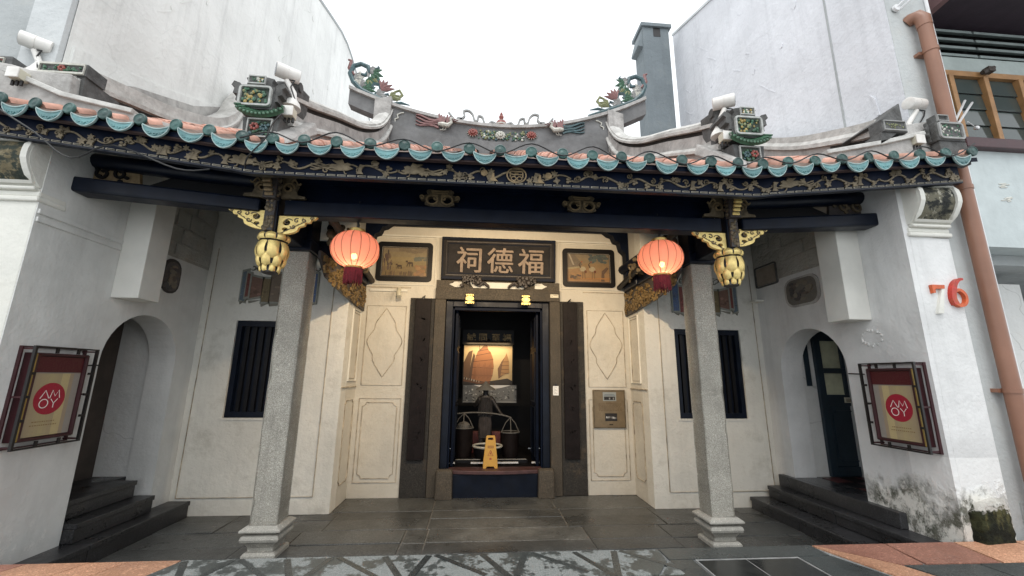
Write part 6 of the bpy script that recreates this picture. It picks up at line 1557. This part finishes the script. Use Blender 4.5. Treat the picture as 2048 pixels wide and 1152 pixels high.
for k in range(150):
    u = pr.uniform(-.63,.49); v = pr.uniform(1.43,1.72); w = pr.uniform(.008,.04); h_ = pr.uniform(.008,.035); c = pr.choice((.03,.06,.12,.25,.42,.6)); g.prism(rect(u,min(u+w,.505),v,min(v+h_,1.76)), fb_, None, .003+k*.00005, c=(c,c*1.02,c*1.0))
g.prism([(-.42+.8*i/12, 1.765-.075*math.sin(PI*i/12)) for i in range(13)], fb_, None, .012, c=(.8,.8,.8))
g.prism(rect(-.64,.505,1.405,1.422), fb_, None, .012, c=(.4,.4,.4))
put('printed_picture', g, M_printc, bwp)
ib = thing('inner_board', 'black board with four gilt characters above the junk picture inside', 'sign', (-.13,9.3,2.65))
g = G(); g.box(-.70, .46, 9.3, 9.36, 2.655, 2.98); put('board', g, M_black, ib)
for cxx, chh in ((-.50,'誠'),(-.24,'同'),(.05,'至'),(.30,'福')): textmesh('gilt_character', chh, .20, M_goldr, ib, lambda a, b, h, c=cxx: (c+a, 9.30-h, 2.80+b), off=.006, ext=.012)
# statue of a porter
st = thing('statue', 'dark statue of a porter in a conical straw hat inside the doorway', 'statue', (-.17,8.5,.42))
def skin_mesh(verts, edges, root=0, sub=1):
    me = bpy.data.meshes.new('body'); me.from_pydata([v[0] for v in verts], edges, [])
    o = bpy.data.objects.new('body', me); COL.objects.link(o)
    md = o.modifiers.new('skin', 'SKIN'); md.use_smooth_shade = True
    for i, v in enumerate(verts):
        r = v[1]; me.skin_vertices[0].data[i].radius = r if isinstance(r, tuple) else (r, r)
    me.skin_vertices[0].data[root].use_root = True
    sb_ = o.modifiers.new('sub', 'SUBSURF'); sb_.levels = sub; sb_.render_levels = sub
    m2 = bpy.data.meshes.new_from_object(o.evaluated_get(bpy.context.evaluated_depsgraph_get())); bpy.data.objects.remove(o); return m2
sx, sy = -.17, 8.5
vv = []; ee = []
def J(x, y, z, r, p=None):
    vv.append(((x, y, z), r)); i = len(vv)-1
    if p is not None: ee.append((p, i))
    return i
pel = J(0,0,.62,(.085,.065)); bel = J(0,0,.74,(.082,.06),pel); che = J(.0,-.01,.88,(.095,.065),bel); nek = J(0,-.01,.985,.035,che); hd = J(0,-.02,1.06,(.052,.06),nek); hd2 = J(0,-.02,1.13,(.045,.05),hd)
for q in (-1,1):
    hp_ = J(q*.055,0,.57,.06,pel); kn = J(q*.062,-.03,.36,.048,hp_); an_ = J(q*.062,.01,.10,.032,kn); ft = J(q*.066,-.08,.055,.026,an_); J(q*.066,-.13,.05,.02,ft)
shl = J(-.105,-.01,.94,.042,che); ell = J(-.175,-.05,.80,.032,shl); wrl = J(-.135,-.16,.90,.023,ell); hal = J(-.12,-.19,.935,.02,wrl)
shr = J(.105,-.01,.94,.042,che); elr = J(.19,-.03,.80,.032,shr); wrr = J(.26,-.10,.69,.023,elr); har = J(.29,-.12,.665,.022,wrr)
for h0, dx in ((hal,0),(har,1)):
    b = vv[h0][0]
    for k in range(5):
        if k < 4: p = J(b[0]+(.028 if dx else -.006), b[1]-.022+.012*k, b[2]+(.006-.002*k if dx else .03), .006, h0); J(b[0]+(.048 if dx else .004), b[1]-.018+.012*k, b[2]+(-.012 if dx else .044), .005, p)
        else: p = J(b[0]+.008, b[1]+.026, b[2]-.012, .006, h0); J(b[0]+.02, b[1]+.03, b[2]-.022, .005, p)
bm2 = skin_mesh(vv, ee, pel, 1); bm2.name = 'figure'; bm2.materials.append(M_statue)
o = bpy.data.objects.new('figure', bm2); COL.objects.link(o); o.parent = st; o.scale = (1.2,1.2,1.17); ORG[o.name] = (0,0,0)
for p in bm2.polygons: p.use_smooth = True
g = G(); g.lathe((sx,sy-.025,.42), [(.20,1.262),(.19,1.285),(.09,1.345),(.025,1.42),(.006,1.44)], 20); put('straw_hat', g, M_straw, st, smooth=True)
g = G()
for q in (-1,1): g.blob((sx+q*.022, sy-.085, .42+1.25), .006, n=5)
g.blob((sx, sy-.09, .42+1.225), .011, n=6); g.box(sx-.018, sx+.018, sy-.089, sy-.084, .42+1.188, .42+1.195); put('face', g, M_statue, st, kind='stuff')
g = G()
for i in range(16):
    a = 2*PI*i/16; g.tube([(sx+.105*math.cos(a), sy+.075*math.sin(a), .42+1.12),(sx+.115*math.cos(a+.1), sy+.085*math.sin(a+.1), .42+.95),(sx+.12*math.cos(a+.05), sy+.09*math.sin(a+.05), .42+.76)], [.026,.032,.028], 6)
put('loose_shirt', g, M_statue, st, smooth=True, kind='stuff')
g = G()
for i in range(14):
    a = 2*PI*i/14; g.tube([(sx+.085*math.cos(a), sy+.07*math.sin(a), .42+.78),(sx+.10*math.cos(a), sy+.08*math.sin(a), .42+.6),(sx+.10*math.cos(a), sy+.115*math.sin(a), .42+.36)], [.03,.036,.03], 6)
put('baggy_trousers', g, M_dwood, st, smooth=True, kind='stuff')
pole = smoothpts([(-.72,8.36,1.235),(-.4,8.34,1.26),(-.05,8.33,1.245),(.2,8.33,1.205),(.34,8.33,1.165)], 4)
g = G(); g.tube(pole, .014, 8); put('carrying_pole', g, M_straw, None, smooth=True, label='long carrying pole across the statue, baskets slung from it', cat='pole', loc=(0,0,0))
for x, zt_, lb, r, zz in ((-.58,1.25,'deep basket slung at the left end of the carrying pole',.18,.98),(.32,1.17,'round basket slung at the right end of the carrying pole',.17,.90)):
    t = thing('basket', lb, 'basket', (x,8.34,.46), group='baskets on the carrying pole')
    g = G(); g.lathe((x,8.34,0), [(r*.85,.46),(r,.60),(r,zz-.02),(r*1.04,zz)], 18); put('body', g, M_board, t, smooth=True)
    g = G(); g.tube([(x+r*1.04*math.cos(2*PI*i/20), 8.34+r*1.04*math.sin(2*PI*i/20), zz) for i in range(21)], .012, 6); put('rim', g, M_straw, t, smooth=True)
    for a in (0, PI*.97, PI*1.5): g = G(); g.tube([(x,8.34,zt_),(x+r*.55*math.cos(a),8.34+r*.55*math.sin(a),(zt_+zz)/2+.03),(x+r*math.cos(a),8.34+r*math.sin(a),zz)], .009, 5); put('sling_rope', g, M_straw, t, smooth=True)
g = G(); g.lathe((-.58,8.34,.985), [(.12,0),(.12,.05),(.08,.09),(.02,.11)], 14); put('cloth_bundle', g, M_straw, None, smooth=True, label='pale bundle lying on top of the left basket', cat='bundle', loc=(0,0,0))
tb = thing('tub', 'low tub with a pale rim on the floor in front of the statue', 'tub', (-.12,8.2,.45))
g = G(); g.lathe((-.12,8.2,0), [(.22,.42),(.26,.55),(.27,.66),(.25,.655),(.22,.56)], 22); put('body', g, M_black, tb, smooth=True)
g = G(); g.tube([(-.12+.268*math.cos(2*PI*i/24), 8.2+.268*math.sin(2*PI*i/24), .668) for i in range(25)], .022, 6); put('rim', g, M_ccream, tb, smooth=True)
pd = thing('display_plinth', 'low dark plinth with a pale edge carrying the statue display', 'plinth', (-.05,8.5,.40))
g = G(); g.box(-.72, .62, 8.02, 8.9, .40, .455); put('slab', g, M_black, pd); g = G(); g.box(-.70, .60, 8.01, 8.05, .456, .464); put('pale_edge', g, M_grey, pd)
M_redbox = mat('red_brown_packing_case', (.12,.03,.03), .6)
for x, lb in ((-.33,'red brown packing case behind the statue, left of its legs'),(.06,'red brown packing case behind the statue, right of its legs')):
    g = G(); g.box(x-.09, x+.09, 8.68, 8.82, .456, .86); put('packing_case', g, M_redbox, None, bevel=.01, label=lb, cat='crate', loc=(0,0,0))
# real lamp above the picture, and a dim one for the figure
pl2 = thing('picture_lamp', 'slim black picture lamp above the junk picture', 'lamp', (-.11,9.1,2.72))
g = G(); g.tube([(-.6,9.15,2.70),(.38,9.15,2.70)], .02, 8); put('lamp_tube', g, M_blackm, pl2)
g = G(); g.tube([(-.11,9.15,2.70),(-.11,9.3,2.78)], .012, 6); put('lamp_arm', g, M_blackm, pl2)
L = bpy.data.lights.new('picture_light', 'AREA'); L.shape = 'RECTANGLE'; L.size = .95; L.size_y = .05; L.energy = 5.5; L.color = (1,.70,.38)
lo = bpy.data.objects.new('picture_light', L); COL.objects.link(lo); lo.location = (-.11,9.19,2.672); lo.rotation_euler = (Vector((0,.31,-.62))).to_track_quat('-Z','Y').to_euler()
# wet floor sign on the step
cs = thing('caution_sign', 'yellow folding wet floor sign standing on the door step', 'sign', (-.085,7.5,.425))
for q, nm in ((1,'front_panel'),(-1,'rear_panel')):
    g = G(); lean = .075
    def cp(a, b, h): return (-.085+a, 7.52-q*(.085-lean*b/.52)-h*q, .425+b)
    out = [(-.125,0),(-.075,0),(-.06,.03),(.06,.03),(.075,0),(.125,0),(.12,.10),(.078,.50),(.065,.52),(-.065,.52),(-.078,.50),(-.12,.10)]
    g.holed(out, [rounded(-.045,.045,.445,.485,.012,2)], cp, -.006, .006); pn = put(nm, g, M_yellow, cs, bevel=.003)
    if q > 0:
        g = G(); r_ = (.30,.05,.02); g.ribbon([(-.045,.20),(.045,.20),(0,.285)], .012, cp, .006, .0075, closed=True, c=r_)
        g.prism(line((-.01,.215),(.012,.262),.005), cp, None, .0075, c=r_); g.prism(line((-.012,.24),(.02,.225),.005), cp, None, .0075, c=r_); g.prism(circ(.012,.268,.007,.007,8), cp, None, .0075, c=r_)
        for z, w in ((.35,.05),(.325,.05)):
            x = -w
            while x < w-.01: g.prism(rect(x,x+.014,z-.007,z+.007), cp, None, .0075, c=(.16,.04,.015)); x += .018
        g.prism(rect(-.018,.018,.135,.165), cp, None, .0075, c=(.35,.06,.02)); put('sign_print', g, M_sign, pn)
